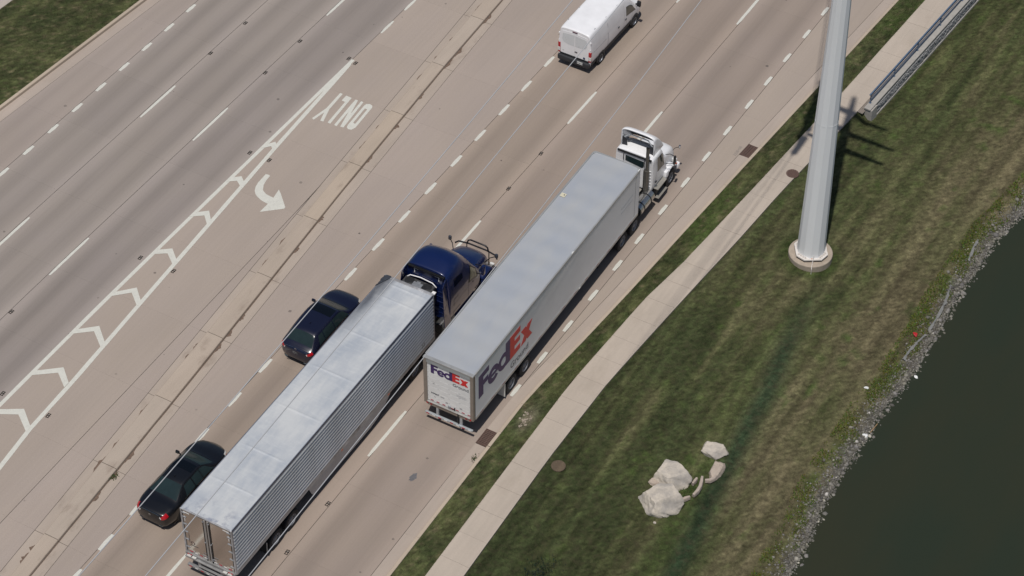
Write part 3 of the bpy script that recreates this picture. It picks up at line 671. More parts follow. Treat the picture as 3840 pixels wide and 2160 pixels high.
tag(stuff(weeds('weed_clump',160,'',(19.0,-8.0,-.35,.20))),'bright green weeds between the boulder and the edging stones','plant')
tag(stuff(weeds('weed_clump',420,'',(15.75,-15.6,.0,.30,(.16,.22,.8,1)))),'dark blue green weed patch on the lawn at the bottom edge','plant')
M_FAB=mat('landscape_fabric',lin(128,128,126),.9,0,.2,10,bump=.5)
for pts,lb in (([(24.11,14.4),(24.10,13.84),(24.29,12.48)],'short torn strip of grey fabric at the upper end of the shore'),([(24.15,10.7),(24.33,9.5),(24.40,8.2),(24.35,7.0)],'long torn strip of grey fabric above the shore stones'),([(24.36,6.93),(24.22,6.22),(24.12,5.5),(24.1,4.6)],'thin grey fabric edge curling beside the red litter')):
    pt=[]
    for (a,b),(c,d) in zip(pts[:-1],pts[1:]):
        for q in range(5): pt.append((a+(c-a)*q/5,b+(d-b)*q/5))
    mb=MB(); rows=[]
    for i,(a,b) in enumerate(pt):
        z=float(lawn_z(np.array([a]),np.array([b]))[0]); w=.09*(.4+random.random()); rows.append([(a-w*.3,b,z+.10+random.uniform(0,.03)),(a,b,z+.13),(a+w,b+.02,z+.07)])
    mb.grid(rows); o=mb.build('landscape_fabric',M_FAB); sm=o.modifiers.new('t','SOLIDIFY'); sm.thickness=.006; tag(o,lb,'fabric')
def crumple(name,loc,s,m,label,cat,seed):
    v,f=ico(2); r_=np.random.default_rng(seed); v=v*r_.uniform(.5,1.15,(len(v),1))*np.array(s); o=raw(name,v.tolist(),f,m); o.location=loc; o.rotation_euler=(r_.uniform(-.3,.3),r_.uniform(-.3,.3),r_.uniform(0,3)); return tag(o,label,cat)
M_RED=mat('red_plastic',lin(176,34,40),.5,0,.2,9); M_LW=mat('white_litter',lin(226,226,224),.5,0,.06,6)
crumple('litter',(23.98,6.58,-.72),(.14,.12,.06),M_RED,'crumpled red plastic litter above the shore stones','litter',1)
crumple('litter',(23.36,2.14,-.70),(.10,.13,.04),M_LW,'white scrap of litter lying on the dry lawn','litter',2)
crumple('litter',(25.01,4.27,-1.02),(.09,.13,.07),M_LW,'white scrap of litter floating at the water edge','litter',3)
crumple('litter',(24.43,-.41,-.98),(.13,.15,.07),M_LW,'crumpled white bag caught in the notch of the shore','litter',4)
tag(MB().tube([(24.64,.55,-.98),(24.60,.2,-.98),(24.56,-.12,-1.0)],[.022,.028,.016],6).build('stick',mat('drift_wood',lin(150,124,92),.9,0,.2,8)),'thin brown stick lying at the water edge','stick')

# ---------------------------------------------------------------- boulders
M_LIME=stone_mat('limestone',lin(200,190,176),lin(166,160,153),1.2); M_LIME2=stone_mat('limestone_warm',lin(186,172,158),lin(168,154,142),2.2); M_EDG=stone_mat('edging_stone',lin(184,170,158),lin(170,156,145),5)
def boulder(loc,s,rz,planes,m,label,seed,name='boulder'):
    v,f=ico(5); r_=np.random.default_rng(seed)
    for nx,ny,nz,d in planes:
        nn=np.array([nx,ny,nz]); nn=nn/np.linalg.norm(nn); e=v@nn-d; k=e>0; v[k]-=np.outer(e[k],nn)*.96
    for i in range(9):
        nn=r_.normal(size=3); nn/=np.linalg.norm(nn); d=r_.uniform(.72,.9); e=v@nn-d; k=e>0; v[k]-=np.outer(e[k],nn)*.9
    a=fbm(v[:,0]*2.5+seed*7+v[:,2]*2,v[:,1]*2.5+v[:,2]*1.3,5); b=fbm(v[:,0]*7+seed+v[:,2]*5,v[:,1]*7-v[:,2]*4,4)
    ln=np.linalg.norm(v,axis=1,keepdims=True); v=v*(1+.22*(a-.5)[:,None]+.07*(b-.5)[:,None])
    v=v*np.array(s); o=raw(name,v.tolist(),f,m,smooth=False); o.location=loc; o.rotation_euler=(0,0,rz); me=o.data
    me.polygons.foreach_set('use_smooth',[True]*len(me.polygons)); me.set_sharp_from_angle(angle=R(32)); return tag(o,label,'boulder')
AZ=R(29.5)
boulder((18.32,-9.18,-.20),(1.06,.93,.74),AZ,[(-.1,.15,1,.62),(.55,-.75,.55,.66),(-.8,-.3,.3,.72),(.9,.4,.2,.78),(-.6,.75,.3,.72)],M_LIME,'largest pale limestone boulder on the lawn, nearest the bottom',3)
boulder((18.06,-7.70,-.20),(.95,.86,.66),AZ+.1,[(.05,.0,1,.60),(.3,-.9,.5,.7),(-.75,.55,.2,.68),(.85,.35,.2,.72),(-.7,-.5,.3,.72)],M_LIME,'pale limestone boulder just above the largest one',8)
boulder((19.06,-5.22,-.36),(.73,.50,.42),AZ-.25,[(-.1,.0,1,.6),(.7,-.6,.5,.66),(-.8,.1,.2,.76),(.1,.95,.2,.74),(.9,.3,.3,.72)],M_LIME,'small blocky grey limestone at the top of the rock group',12)
boulder((19.62,-6.22,-.44),(.68,.35,.30),R(98),[(0,0,1,.6),(.1,.9,.3,.74),(-.2,-.9,.3,.76)],M_LIME2,'flat brownish slab rock below the small blocky limestone',17)
boulder((17.55,-8.3,-.32),(.30,.25,.22),AZ,[(0,0,1,.6)],M_LIME2,'little brown stone wedged left between the two big boulders',21)
boulder((17.42,-9.95,-.36),(.10,.09,.08),0,[(0,0,1,.6)],M_LIME,'fist sized white stone left of the largest boulder',22)
boulder((18.62,-10.36,-.38),(.08,.07,.06),0,[(0,0,1,.6)],M_LIME,'tiny white stone below the largest boulder',23)
def edging(pts,w,h,z,label):
    rows=[]; P=[Vector(p) for p in pts]; n=len(P)
    for i,p in enumerate(P):
        t=(P[min(i+1,n-1)]-P[max(i-1,0)]).normalized(); q=Vector((-t.y,t.x)); e=.72 if i in(0,n-1) else 1
        rows.append([(p.x+q.x*w/2*a*e,p.y+q.y*w/2*a*e,z+b*h*(.9 if e<1 else 1)) for a,b in ((-1,0),(-1,.75),(-.7,1),(.7,1),(1,.75),(1,0))])
    mb=MB().grid(rows); mb.f+= [tuple(range(6)),tuple(range(6*(n-1),6*n))]; return tag(mb.build('edging_stone',M_EDG,angle=40),label,'edging stone')
edging([(19.1, -7.62), (19.12, -7.4), (19.12, -7.22)],.15,.2,-.36,'short upright piece of edging stone beside the second boulder')
edging([(19.29, -7.02), (19.39, -7.3), (19.47, -7.6), (19.48, -7.9), (19.42, -8.2)],.17,.2,-.36,'longest curved edging stone, middle of the three')
edging([(19.48, -7.12), (19.67, -7.02), (19.78, -6.82), (19.8, -6.62)],.16,.18,-.38,'curved edging stone touching the flat slab rock')
edging([(19.34, -8.36), (19.2, -8.55), (19.1, -8.72)],.16,.2,-.36,'short edging stone at the lower end beside the weeds')
v,f=ico(1); pts=[]; 
mb=MB()
for i in range(34):
    s=random.uniform(.02,.07); a,b=random.gauss(10.86,.14),random.gauss(-8.3,.28); w=[(a+p[0]*s*random.uniform(.7,1.2),b+p[1]*s*random.uniform(.7,1.2),.14+p[2]*s*.5) for p in v]; mb.add(w,f)
tag(stuff(mb.build('rubble',mat('pale_rubble',lin(160,148,134),.95,0,.2,12))),'patch of pale rubble in the grass beside the kerb','rubble')

# ---------------------------------------------------------------- vehicle helpers
def crom(p0,p1,p2,p3,t,k=.42):
    m1=(p2-p0)*k; m2=(p3-p1)*k; t2=t*t; t3=t2*t
    return (2*t3-3*t2+1)*p1+(t3-2*t2+t)*m1+(-2*t3+3*t2)*p2+(t3-t2)*m2
class Loft:
    """body skin through stations [(y,[(x,z)...])], half section from sill to centre line"""
    def __init__(s,st):
        s.A=np.array([[(x,y,z) for x,z in pr] for y,pr in st],float); s.n,s.m=s.A.shape[:2]
    def at(s,u,t):
        n,m=s.n,s.m; i=min(max(int(u),0),n-2); j=min(max(int(t),0),m-2); fu=u-i; ft=t-j
        def row(a):
            a=min(max(a,0),n-1); r=s.A[a]; g=lambda b:r[b] if 0<=b<m else (r[b-2*(b-m+1)]*np.array([-1,1,1]) if b>=m else r[0])
            return crom(g(j-1),g(j),g(j+1),g(j+2),ft)
        return crom(row(i-1),row(i),row(i+1),row(i+2),fu)
    def nrm(s,u,t):
        e=.02; a=s.at(min(u+e,s.n-1),t)-s.at(max(u-e,0),t); b=s.at(u,min(t+e,s.m-1))-s.at(u,max(t-e,0)); c=np.cross(b,a)
        L=np.linalg.norm(c); c=c/L if L>1e-9 else np.array([1.,0,0])
        if c[0]<0 and abs(c[0])>.3: c=-c
        elif abs(c[0])<=.3 and c[2]<0: c=-c
        return c
    def skin(s,su=5,st=4,u0=0,u1=None,t0=0,t1=None,cap=True):
        u1=s.n-1 if u1 is None else u1; t1=s.m-1 if t1 is None else t1
        us=np.linspace(u0,u1,int(round((u1-u0)*su))+1); ts=np.linspace(t0,t1,int(round((t1-t0)*st))+1)
        rows=[]
        for u in us:
            r=[s.at(u,t) for t in ts]; rows.append([tuple(p) for p in r]+[(-p[0],p[1],p[2]) for p in r[-2::-1]])
        mb=MB().grid(rows)
        if cap: n=len(rows[0]); mb.f+=[tuple(range(n)),tuple(n*(len(rows)-1)+i for i in range(n))]
        return mb
    def patch(s,fn,a=10,b=5,off=.006,mirror=False):
        rows=[]
        for i in range(a+1):
            r=[]
            for j in range(b+1):
                u,t=fn(i/a,j/b); fl=False
                if t>s.m-1: t=2*(s.m-1)-t; fl=True
                p=s.at(u,t)+s.nrm(u,t)*off; r.append((-p[0] if fl!=mirror else p[0],p[1],p[2]))
            rows.append(r)
        return MB().grid(rows)
M_GLASS=mat('tinted_glass',lin(37,50,53),.08,0,.10,3,coat=0.,spec=.22)
M_GLASSL=mat('clear_cab_glass',lin(82,84,78),.06,0,.08,2,spec=.7)
M_TAIL=mat('tail_lamp_red',lin(170,16,30),.2,0,.1,6,coat=.6); M_LAMP=mat('lamp_clear',lin(214,214,212),.15,0,.05,5,coat=.6); M_AMB=mat('lamp_amber',lin(210,96,40),.3,0,.05,5)
M_PLT=mat('licence_plate',lin(206,208,206),.5,0,.06,10); M_INK=mat('plate_ink',lin(60,62,74),.6)
def wheel(parent,x,y,r,w,side,rim_m=None,rr=.62,z=None,twin=False):
    z=r if z is None else z
    t=MB().lathe([(r*rr,-w/2),(r*.93,-w/2),(r,-w*.36),(r,w*.36),(r*.93,w/2),(r*rr,w/2),(r*rr*.9,w*.2),(r*rr*.9,-w*.2),(r*rr,-w/2)],(0,0,0),'x',28).build('wheel',M_RUB,parent,angle=35)
    t.location=(x,y,z)
    s=side; d=w/2
    mb=MB().lathe([(r*rr,d*.96),(r*rr*.94,d*1.0),(r*rr*.86,d*.55),(r*rr*.45,d*.35),(r*.2,d*.75),(0.0,d*.8)],(0,0,0),'x',24)
    if s<0: mb.v=[(-a,b,c) for a,b,c in mb.v]
    mb.build('rim',rim_m or M_ALU,t,angle=40)
    for k in range(8):
        an=2*math.pi*k/8; q=MB().cyl((s*d*.38,math.cos(an)*r*rr*.66,math.sin(an)*r*rr*.66),(s*d*.47,math.cos(an)*r*rr*.66,math.sin(an)*r*rr*.66),r*rr*.12,8); q.build('rim_hole',M_DARK,t)
    return t
def arch(parent,x,y,r,side,m):
    poly=[(math.cos(R(a))*r,math.sin(R(a))*r) for a in range(-14,195,12)]
    MB().prism(poly,lambda a,b,h:(x+side*h,y+a,r*.90+b),.008).build('wheel_arch',m,parent)
def plate(parent,c,txt,w=.30,h=.15,ny=-1):
    p=MB().box((0,0,0),(w,.012,h),.004).build('licence_plate',M_PLT,parent); p.location=c
    me=text_mesh(txt,h*.72,.003,'CENTER'); o=link('plate_number',me,M_INK,p); o.rotation_euler=(R(90),0,0 if ny<0 else R(180)); o.location=(0,ny*.0085,-h*.25)

# ---------------------------------------------------------------- cars
def car(name,loc,rz,st,paint,label,cat,wheels,wr,spec):
    g=empty(name,loc,rz,label,cat); L=Loft(st)
    L.skin(6,5).build('body',paint,g,angle=50)
    trim=mat('black_trim',lin(18,19,22),.35,0,.05,5); chrome=M_CHROME
    for nm,(u0,u1,t0,tap) in spec['screens'].items():
        L.patch(lambda a,b:(u0+(u1-u0)*a,(t0+tap*abs(a-.0))+(2*(L.m-1)-2*(t0+tap*abs(a)))*b),8,12,.006).build(nm,M_GLASS,g,smooth=True)
    for mr in(False,True):
        for (u0,u1,t0,t1,sl0,sl1) in spec['side']:
            L.patch(lambda a,b:((u0+sl0*b)+((u1+sl1*b)-(u0+sl0*b))*a,t0+(t1-t0)*b),10,4,.007,mr).build('side_window',M_GLASS,g,smooth=True)
        u0,u1,t0,t1=spec['trim']
        L.patch(lambda a,b:(u0+(u1-u0)*a,t0+(t1-t0)*b),24,1,.012,mr).build('window_trim',chrome,g,smooth=True)
        for sm in spec['seams']:
            L.patch(lambda a,b:(sm-.012+.024*b,1.0+2.0*a),8,1,.003,mr).build('door_seam',trim,g)
        for hs in spec['handles']:
            p=L.at(hs,2.55); sgn=-1 if mr else 1
            MB().box((sgn*(abs(p[0])+.018),p[1],p[2]),(.03,.17,.03),.01).build('door_handle',paint,g)
        p=L.at(spec['mirror'],3.0); sgn=-1 if mr else 1
        m_=MB().box((sgn*(p[0]+.13),p[1],p[2]+.07),(.20,.11,.14),.045).build('mirror',paint,g,angle=50); MB().box((sgn*(p[0]+.02),p[1],p[2]+.02),(.12,.05,.04),.01).build('mirror_stalk',trim,m_); MB().box((sgn*(p[0]+.13),p[1]-.057,p[2]+.07),(.15,.006,.10)).build('mirror_glass',M_GLASS,m_)
        for (u0,u1,t0,t1,nm,mm) in spec['lamps']:
            L.patch(lambda a,b:(u0+(u1-u0)*a,t0+(t1-t0)*b+.25*(a-.5)*(t1-t0)),6,4,.008,mr).build(nm,mm,g,smooth=True)
        for wy in wheels:
            s=-1 if mr else 1; p=.91*spec['hw']
            arch(g,s*(spec['hw']-.004),wy,wr*1.16,s,trim); wheel(g,s*(spec['hw']-.095),wy,wr,.22,s)
    u0,u1,t0=spec['sunroof']; L.patch(lambda a,b:(u0+(u1-u0)*a,t0+(2*(L.m-1)-2*t0)*b),6,10,.006).build('sunroof',mat('sunroof_glass',lin(8,12,16),.05,0,.02,2,spec=.6),g,smooth=True)
    u0,u1,t0=spec['sunroof']; 
    for nm,u in spec['bands']: L.patch(lambda a,b:(u-.02+.04*a,spec['band_t']+(2*(L.m-1)-2*spec['band_t'])*b),1,16,.010).build(nm,chrome if nm=='chrome_strip' else trim,g,smooth=True)
    q=L.at(spec['fin'],L.m-1); MB().prism([(0,0),(.16,0),(.05,.07),(.02,.07)],lambda a,b,h:(-.015+h,q[1]+a,q[2]-.01+b),.03).build('antenna_fin',paint,g)
    q=spec['plate']; plate(g,q,spec['plate_txt'])
    q=spec['badge']; MB().lathe([(.03,0),(.055,.004),(.055,.012),(.03,.016)],q,'y',14).build('badge',chrome,g)
    for s in(-1,1): MB().tube([(s*.45,spec['rear']-.002,.36),(s*.62,spec['rear']+.012,.38)],.018,6).build('exhaust_tip',chrome,g)
    lo,hi=spec['sill']; MB().box((0,spec['len']/2,.22),(spec['hw']*1.86,spec['len']*.8,.10),.03).build('underbody',trim,g)
    return g
def paint(name,col,fl,rough=.22,coat=1.):
    n=NT(name); k=n.noise(n.pos((1,1,1),True),1.5,3); c=n.mix(n.ramp(k,.3,.7,0,1),col,tuple(v*1.12 for v in col[:3])+(1,))
    n.set(Base_Color=c,Roughness=rough,Metallic=fl); n.b.inputs['Coat Weight'].default_value=coat; n.b.inputs['Coat Roughness'].default_value=.03; MATS[name]=n.m; return n.m
P_BLACK=paint('black_paint',lin(13,14,18),.0,.3,.6); P_NAVY=paint('navy_paint',lin(15,18,40),.0,.3,.6); P_BLUE=paint('blue_truck_paint',lin(7,26,72),.1,.3); P_WHITE=paint('white_paint',lin(230,230,232),0,.35,.4)
SED=[(0.0,[(.36,.36),(.48,.44),(.52,.58),(.50,.78),(.44,.88),(.26,.92),(0,.93)]),
(.10,[(.62,.28),(.76,.40),(.80,.60),(.77,.86),(.64,.99),(.38,1.03),(0,1.04)]),
(.55,[(.80,.22),(.90,.40),(.925,.62),(.885,.93),(.74,1.06),(.4,1.10),(0,1.11)]),
(.98,[(.82,.20),(.92,.40),(.935,.65),(.90,.96),(.72,1.09),(.4,1.13),(0,1.14)]),
(1.72,[(.82,.20),(.92,.40),(.935,.66),(.89,.97),(.58,1.36),(.37,1.42),(0,1.44)]),
(2.45,[(.82,.20),(.92,.40),(.935,.66),(.89,.96),(.59,1.41),(.38,1.455),(0,1.475)]),
(3.02,[(.82,.20),(.92,.40),(.935,.66),(.88,.95),(.57,1.35),(.37,1.41),(0,1.43)]),
(3.74,[(.82,.20),(.92,.40),(.93,.64),(.88,.93),(.72,1.01),(.42,1.05),(0,1.065)]),
(4.30,[(.80,.22),(.90,.40),(.915,.62),(.85,.84),(.70,.92),(.4,.955),(0,.97)]),
(4.72,[(.60,.25),(.70,.38),(.725,.55),(.67,.72),(.55,.79),(.33,.825),(0,.84)]),
(4.93,[(.26,.32),(.34,.40),(.36,.50),(.32,.60),(.25,.65),(.15,.67),(0,.68)])]
car('sedan',(-.22,-21.85,0),R(-.6),SED,P_BLACK,'black sedan with sunroof alongside the rear of the silver trailer','sedan',(1.05,3.82),.33,
 dict(hw=.935,len=4.93,rear=0.,sill=(.2,.3),screens={'rear_window':(3.04,3.93,4.05,.12),'windshield':(6.93,6.06,4.05,.10)},side=[(3.75,4.62,3.12,3.88,.25,.0),(4.70,5.55,3.12,3.88,0,0),(5.62,6.72,3.12,3.88,0,-.45)],trim=(3.55,6.8,3.04,3.10),seams=(4.66,5.58,6.7,3.6),handles=(4.25,5.2),mirror=6.55,
 lamps=[(.35,1.42,2.9,3.95,'tail_light',M_TAIL),(.22,.42,3.0,3.9,'reverse_light',M_LAMP),(8.35,9.3,2.75,3.6,'headlight',M_LAMP),(8.5,8.75,2.5,2.9,'turn_light',M_AMB)],sunroof=(4.95,5.75,4.45),bands=[('chrome_strip',.62),('cowl',7.05)],band_t=4.5,fin=4.2,plate=(0,.012,.66),plate_txt='A 48 207',badge=(0,-.03,.86)))
SUV=[(0.0,[(.38,.40),(.50,.48),(.54,.64),(.53,.84),(.46,.93),(.27,.97),(0,.98)]),
(.10,[(.64,.31),(.78,.44),(.82,.66),(.80,.92),(.68,1.03),(.38,1.08),(0,1.09)]),
(.28,[(.78,.26),(.90,.44),(.925,.68),(.90,.98),(.74,1.12),(.4,1.17),(0,1.18)]),
(.80,[(.82,.24),(.92,.44),(.935,.70),(.91,1.06),(.66,1.48),(.4,1.56),(0,1.585)]),
(1.35,[(.82,.24),(.92,.44),(.935,.70),(.91,1.08),(.68,1.56),(.42,1.615),(0,1.635)]),
(2.1,[(.82,.24),(.92,.44),(.935,.70),(.91,1.07),(.69,1.585),(.43,1.635),(0,1.65)]),
(2.75,[(.82,.24),(.92,.44),(.935,.70),(.90,1.05),(.66,1.51),(.42,1.56),(0,1.575)]),
(3.42,[(.82,.24),(.92,.44),(.93,.68),(.89,1.02),(.74,1.12),(.43,1.16),(0,1.175)]),
(4.05,[(.80,.25),(.90,.42),(.915,.66),(.86,.93),(.72,1.02),(.42,1.06),(0,1.075)]),
(4.46,[(.62,.28),(.72,.42),(.74,.60),(.68,.82),(.56,.90),(.33,.93),(0,.94)]),
(4.66,[(.28,.36),(.36,.44),(.38,.55),(.34,.68),(.27,.73),(.16,.75),(0,.76)])]
car('suv',(-.18,-10.52,0),R(-.6),SUV,P_NAVY,'dark navy SUV with sunroof between median and silver trailer','car',(.95,3.63),.355,
 dict(hw=.935,len=4.66,rear=0.,sill=(.24,.3),screens={'rear_window':(2.12,2.95,4.08,.10),'windshield':(6.93,6.06,4.05,.10)},side=[(2.9,3.75,3.12,3.85,.35,.0),(3.82,4.85,3.12,3.88,0,0),(4.92,6.7,3.12,3.88,0,-.4)],trim=(2.75,6.8,3.04,3.10),seams=(3.8,4.88,6.65),handles=(4.4,5.5),mirror=6.5,
 lamps=[(.5,1.75,2.95,3.8,'tail_light',M_TAIL),(.38,.5,3.0,3.7,'reverse_light',M_LAMP),(8.4,9.3,2.75,3.6,'headlight',M_LAMP)],sunroof=(5.0,5.85,4.4),bands=[('chrome_strip',.75),('cowl',7.05)],band_t=3.9,fin=3.85,plate=(0,.006,.80),plate_txt='BK 5 913',badge=(0,.02,1.02)))

# ---------------------------------------------------------------- cargo van
def van():
    g=empty('cargo_van',(.49,15.38,0),R(-1.1),'white cargo van with black bumper at the top of the picture','van')
    ST=[(0.0,[(.88,.62),(.93,.9),(.945,1.3),(.90,1.9),(.82,2.30),(.5,2.42),(0,2.45)]),
    (.08,[(.95,.45),(1.0,.8),(1.01,1.3),(.96,1.95),(.86,2.42),(.55,2.50),(0,2.53)]),
    (.9,[(.96,.42),(1.02,.8),(1.03,1.3),(.98,1.95),(.87,2.45),(.56,2.53),(0,2.55)]),
    (2.6,[(.96,.42),(1.02,.8),(1.03,1.3),(.98,1.95),(.87,2.46),(.56,2.53),(0,2.55)]),
    (3.6,[(.96,.42),(1.02,.8),(1.03,1.3),(.98,1.95),(.86,2.44),(.56,2.51),(0,2.53)]),
    (4.25,[(.96,.42),(1.02,.8),(1.03,1.25),(.98,1.85),(.82,2.22),(.54,2.32),(0,2.35)]),
    (4.95,[(.95,.40),(1.01,.8),(1.02,1.12),(.96,1.38),(.82,1.50),(.54,1.56),(0,1.58)]),
    (5.55,[(.90,.38),(.97,.7),(.97,.95),(.88,1.16),(.74,1.24),(.48,1.28),(0,1.30)]),
    (5.85,[(.74,.38),(.82,.6),(.83,.8),(.76,.95),(.62,1.0),(.4,1.03),(0,1.04)]),
    (5.98,[(.5,.42),(.58,.55),(.6,.68),(.54,.78),(.44,.82),(.28,.84),(0,.85)])]
    L=Loft(ST); L.skin(6,5).build('body',P_WHITE,g,angle=50)
    cl=mat('grey_cladding',lin(66,66,68),.7,0,.1,5); bk=mat('van_bumper',lin(46,48,52),.65,0,.1,5)
    L.patch(lambda a,b:(5.95-.85*a,4.02+3.96*b),8,12,.006).build('windshield',M_GLASS,g,smooth=True)
    for mr in(False,True):
        s=-1 if mr else 1
        L.patch(lambda a,b:(4.35+1.65*a-.55*b*a,2.12+.93*b-.10*a),8,5,.007,mr).build('side_window',M_GLASSL,g,smooth=True)
        L.patch(lambda a,b:(1.0+4.3*a,.05+.75*b),20,3,.010,mr).build('sill_cladding',cl,g,smooth=True)
        L.patch(lambda a,b:(1.25+1.2*a,2.02+.03*b),12,1,.014,mr).build('door_track',mat('door_track',lin(110,108,120),.5),g)
        for u in(2.55,4.05,5.4): L.patch(lambda a,b:(u-.008+.016*b,.8+2.6*a),10,1,.004,mr).build('door_seam',mat('seam_grey',lin(150,150,154),.6),g)
        for u,t in((3.35,1.75),(4.28,1.8)):
            p=L.at(u,t); MB().box((s*(p[0]+.02),p[1],p[2]),(.035,.16,.05),.012).build('door_handle',M_BLACK,g)
        L.patch(lambda a,b:(1.3+2.3*a,2.45+.5*b),14,3,.008,mr).build('side_panel',P_WHITE,g,smooth=True)
        p=MB().box((s*.935,.055,1.08),(.15,.16,.66),.03).build('tail_light',M_TAIL,g,angle=40); MB().box((s*.945,.045,.98),(.15,.16,.24),.02).build('reverse_light',M_LAMP,p)
        MB().box((s*.87,-.035,.62),(.13,.04,.07),.015).build('reflector',M_LAMP,g)
        m_=MB().box((s*1.20,4.95,1.55),(.22,.14,.34),.04).build('mirror',M_BLACK,g,angle=50); MB().box((s*1.05,4.98,1.45),(.14,.06,.08),.01).build('mirror_arm',M_BLACK,m_)
        for wy in(1.10,4.87): arch(g,s*1.012,wy,.44,s,cl); wheel(g,s*.915,wy,.36,.24,s,M_STEEL)
        for z in(1.55,2.02,.95): MB().box((s*.965,.02,z),(.05,.07,.10),.012).build('hinge',P_WHITE,g)
        for (yy) in (.7,1.9,3.1): MB().box((s*.80,yy,2.50),(.04,.10,.016)).build('roof_mount',M_STEEL,g)
    MB().box((0,-.05,.52),(1.94,.20,.30),.06).build('rear_bumper',bk,g,angle=40); MB().box((0,.012,.74),(1.78,.05,.16),.02).build('bumper_step',mat('rubber_step',lin(30,32,36),.8),g)
    # two rear doors: panels 1.2 cm proud with a gap between
    for s in(-1,1):
        d=MB().prism([(s*.008,.80),(s*.845,.80),(s*.845,1.25),(s*.78,2.05),(s*.74,2.26),(s*.008,2.34)],lambda a,b,h:(a,-.002-h,b),.012).build('rear_door',P_WHITE,g)
        MB().prism([(s*.03,1.47),(s*.4,1.47),(s*.68,1.56),(s*.76,1.72),(s*.735,2.06),(s*.70,2.13),(s*.03,2.2)],lambda a,b,h:(a,-.014-h,b),.006).build('blank_window',mat('door_window_panel',lin(212,215,217),.3,0,.03,3,coat=.6),d)
    MB().box((0,-.012,2.40),(.30,.05,.035),.01).build('brake_light',mat('brake_lens',lin(80,14,30),.3),g)
    MB().box((.10,-.028,1.13),(.16,.03,.05),.015).build('door_handle',M_BLACK,g); MB().lathe([(0,-.012),(.06,-.01),(.07,0)],(.60,-.02,.90),'y',16).build('badge',mat('badge_blue',lin(70,80,110),.3,.5),g)
    me=text_mesh('150',.07,.002); o=link('emblem',me,M_STEEL,g); o.rotation_euler=(R(90),0,0); o.location=(-.74,-.017,.95)
    plate(g,(.42,-.155,.60),'CT 24 118',.34,.16)
    MB().box((0,4.92,1.60),(1.2,.06,.03),.01).build('wiper',M_BLACK,g)
    MB().tube([(-.5,4.0,2.42),(-.5,4.1,2.75)],.008,5).build('antenna',M_BLACK,g)
    return g
van()

# ---------------------------------------------------------------- trailers
def strip(parent,c,d,m,name='reflective_strip'): return MB().box(c,d).build(name,m,parent)
M_RTAPE=mat('red_tape',lin(176,30,52),.4,0,.1,8); M_WTAPE=mat('white_tape',lin(222,222,220),.4,0,.05,8)
M_PURP=mat('purple_vinyl',lin(62,40,98),.4,0,.05,3); M_ORG=mat('red_vinyl',lin(218,44,44),.4,0,.05,3); M_GREY=mat('grey_vinyl',lin(98,100,108),.5,0,.05,3)
def ring(cx,cy,ro,ri,a0,a1,n=28):
    o=[(cx+ro*math.cos(R(a0+(a1-a0)*i/n)),cy+ro*math.sin(R(a0+(a1-a0)*i/n))) for i in range(n+1)]
    q=[(cx+ri*math.cos(R(a1-(a1-a0)*i/n)),cy+ri*math.sin(R(a1-(a1-a0)*i/n))) for i in range(n+1)]
    return o+q
def logo(parent,h,fn,th):
    """heavy wordmark, cap height h; fn(a,b,depth)->xyz"""
    S_=lambda pts:[(a*h,b*h) for a,b in pts]
    F=[(0,0),(0,1),(.64,1),(.64,.775),(.29,.775),(.29,.625),(.60,.625),(.60,.40),(.29,.40),(.29,0)]
    E_=[(1.98,0),(1.98,1),(2.64,1),(2.64,.775),(2.27,.775),(2.27,.615),(2.62,.615),(2.62,.40),(2.27,.40),(2.27,.225),(2.64,.225),(2.64,0)]
    MB().prism(S_(F),fn,th).build('letter',M_PURP,parent)
    mb=MB(); mb.prism(S_(ring(.93,.335,.35,.155,4,322)),fn,th); mb.prism(S_([(.60,.27),(1.27,.27),(1.28,.40),(.60,.40)]),lambda a,b,d:fn(a,b,d+.001),th); mb.build('letter',M_PURP,parent)
    mb=MB(); mb.prism(S_(ring(1.56,.335,.35,.16,0,360,36)),fn,th); mb.prism(S_([(1.70,-.003),(1.979,-.003),(1.979,1),(1.70,1)]),lambda a,b,d:fn(a,b,d+.001),th); mb.build('letter',M_PURP,parent)
    MB().prism(S_(E_),fn,th).build('letter',M_ORG,parent)
    mb=MB(); mb.prism(S_([(2.68,.66),(2.99,.66),(3.42,0),(3.11,0)]),fn,th); mb.prism(S_([(3.11,.66),(3.42,.66),(2.99,0),(2.68,0)]),lambda a,b,d:fn(a,b,d+.001),th); mb.build('letter',M_ORG,parent)
def tandem(g,ys,x,both=True,r=.5,rim=None):
    for y in ys:
        MB().tube([(-x,y,r),(x,y,r)],.09,8).build('axle',M_BLACK,g)
        for s in(-1,1):
            wheel(g,s*x,y,r,.26,s,rim,.60)
            wheel(g,s*(x-.34),y,r,.26,s,rim,.60)
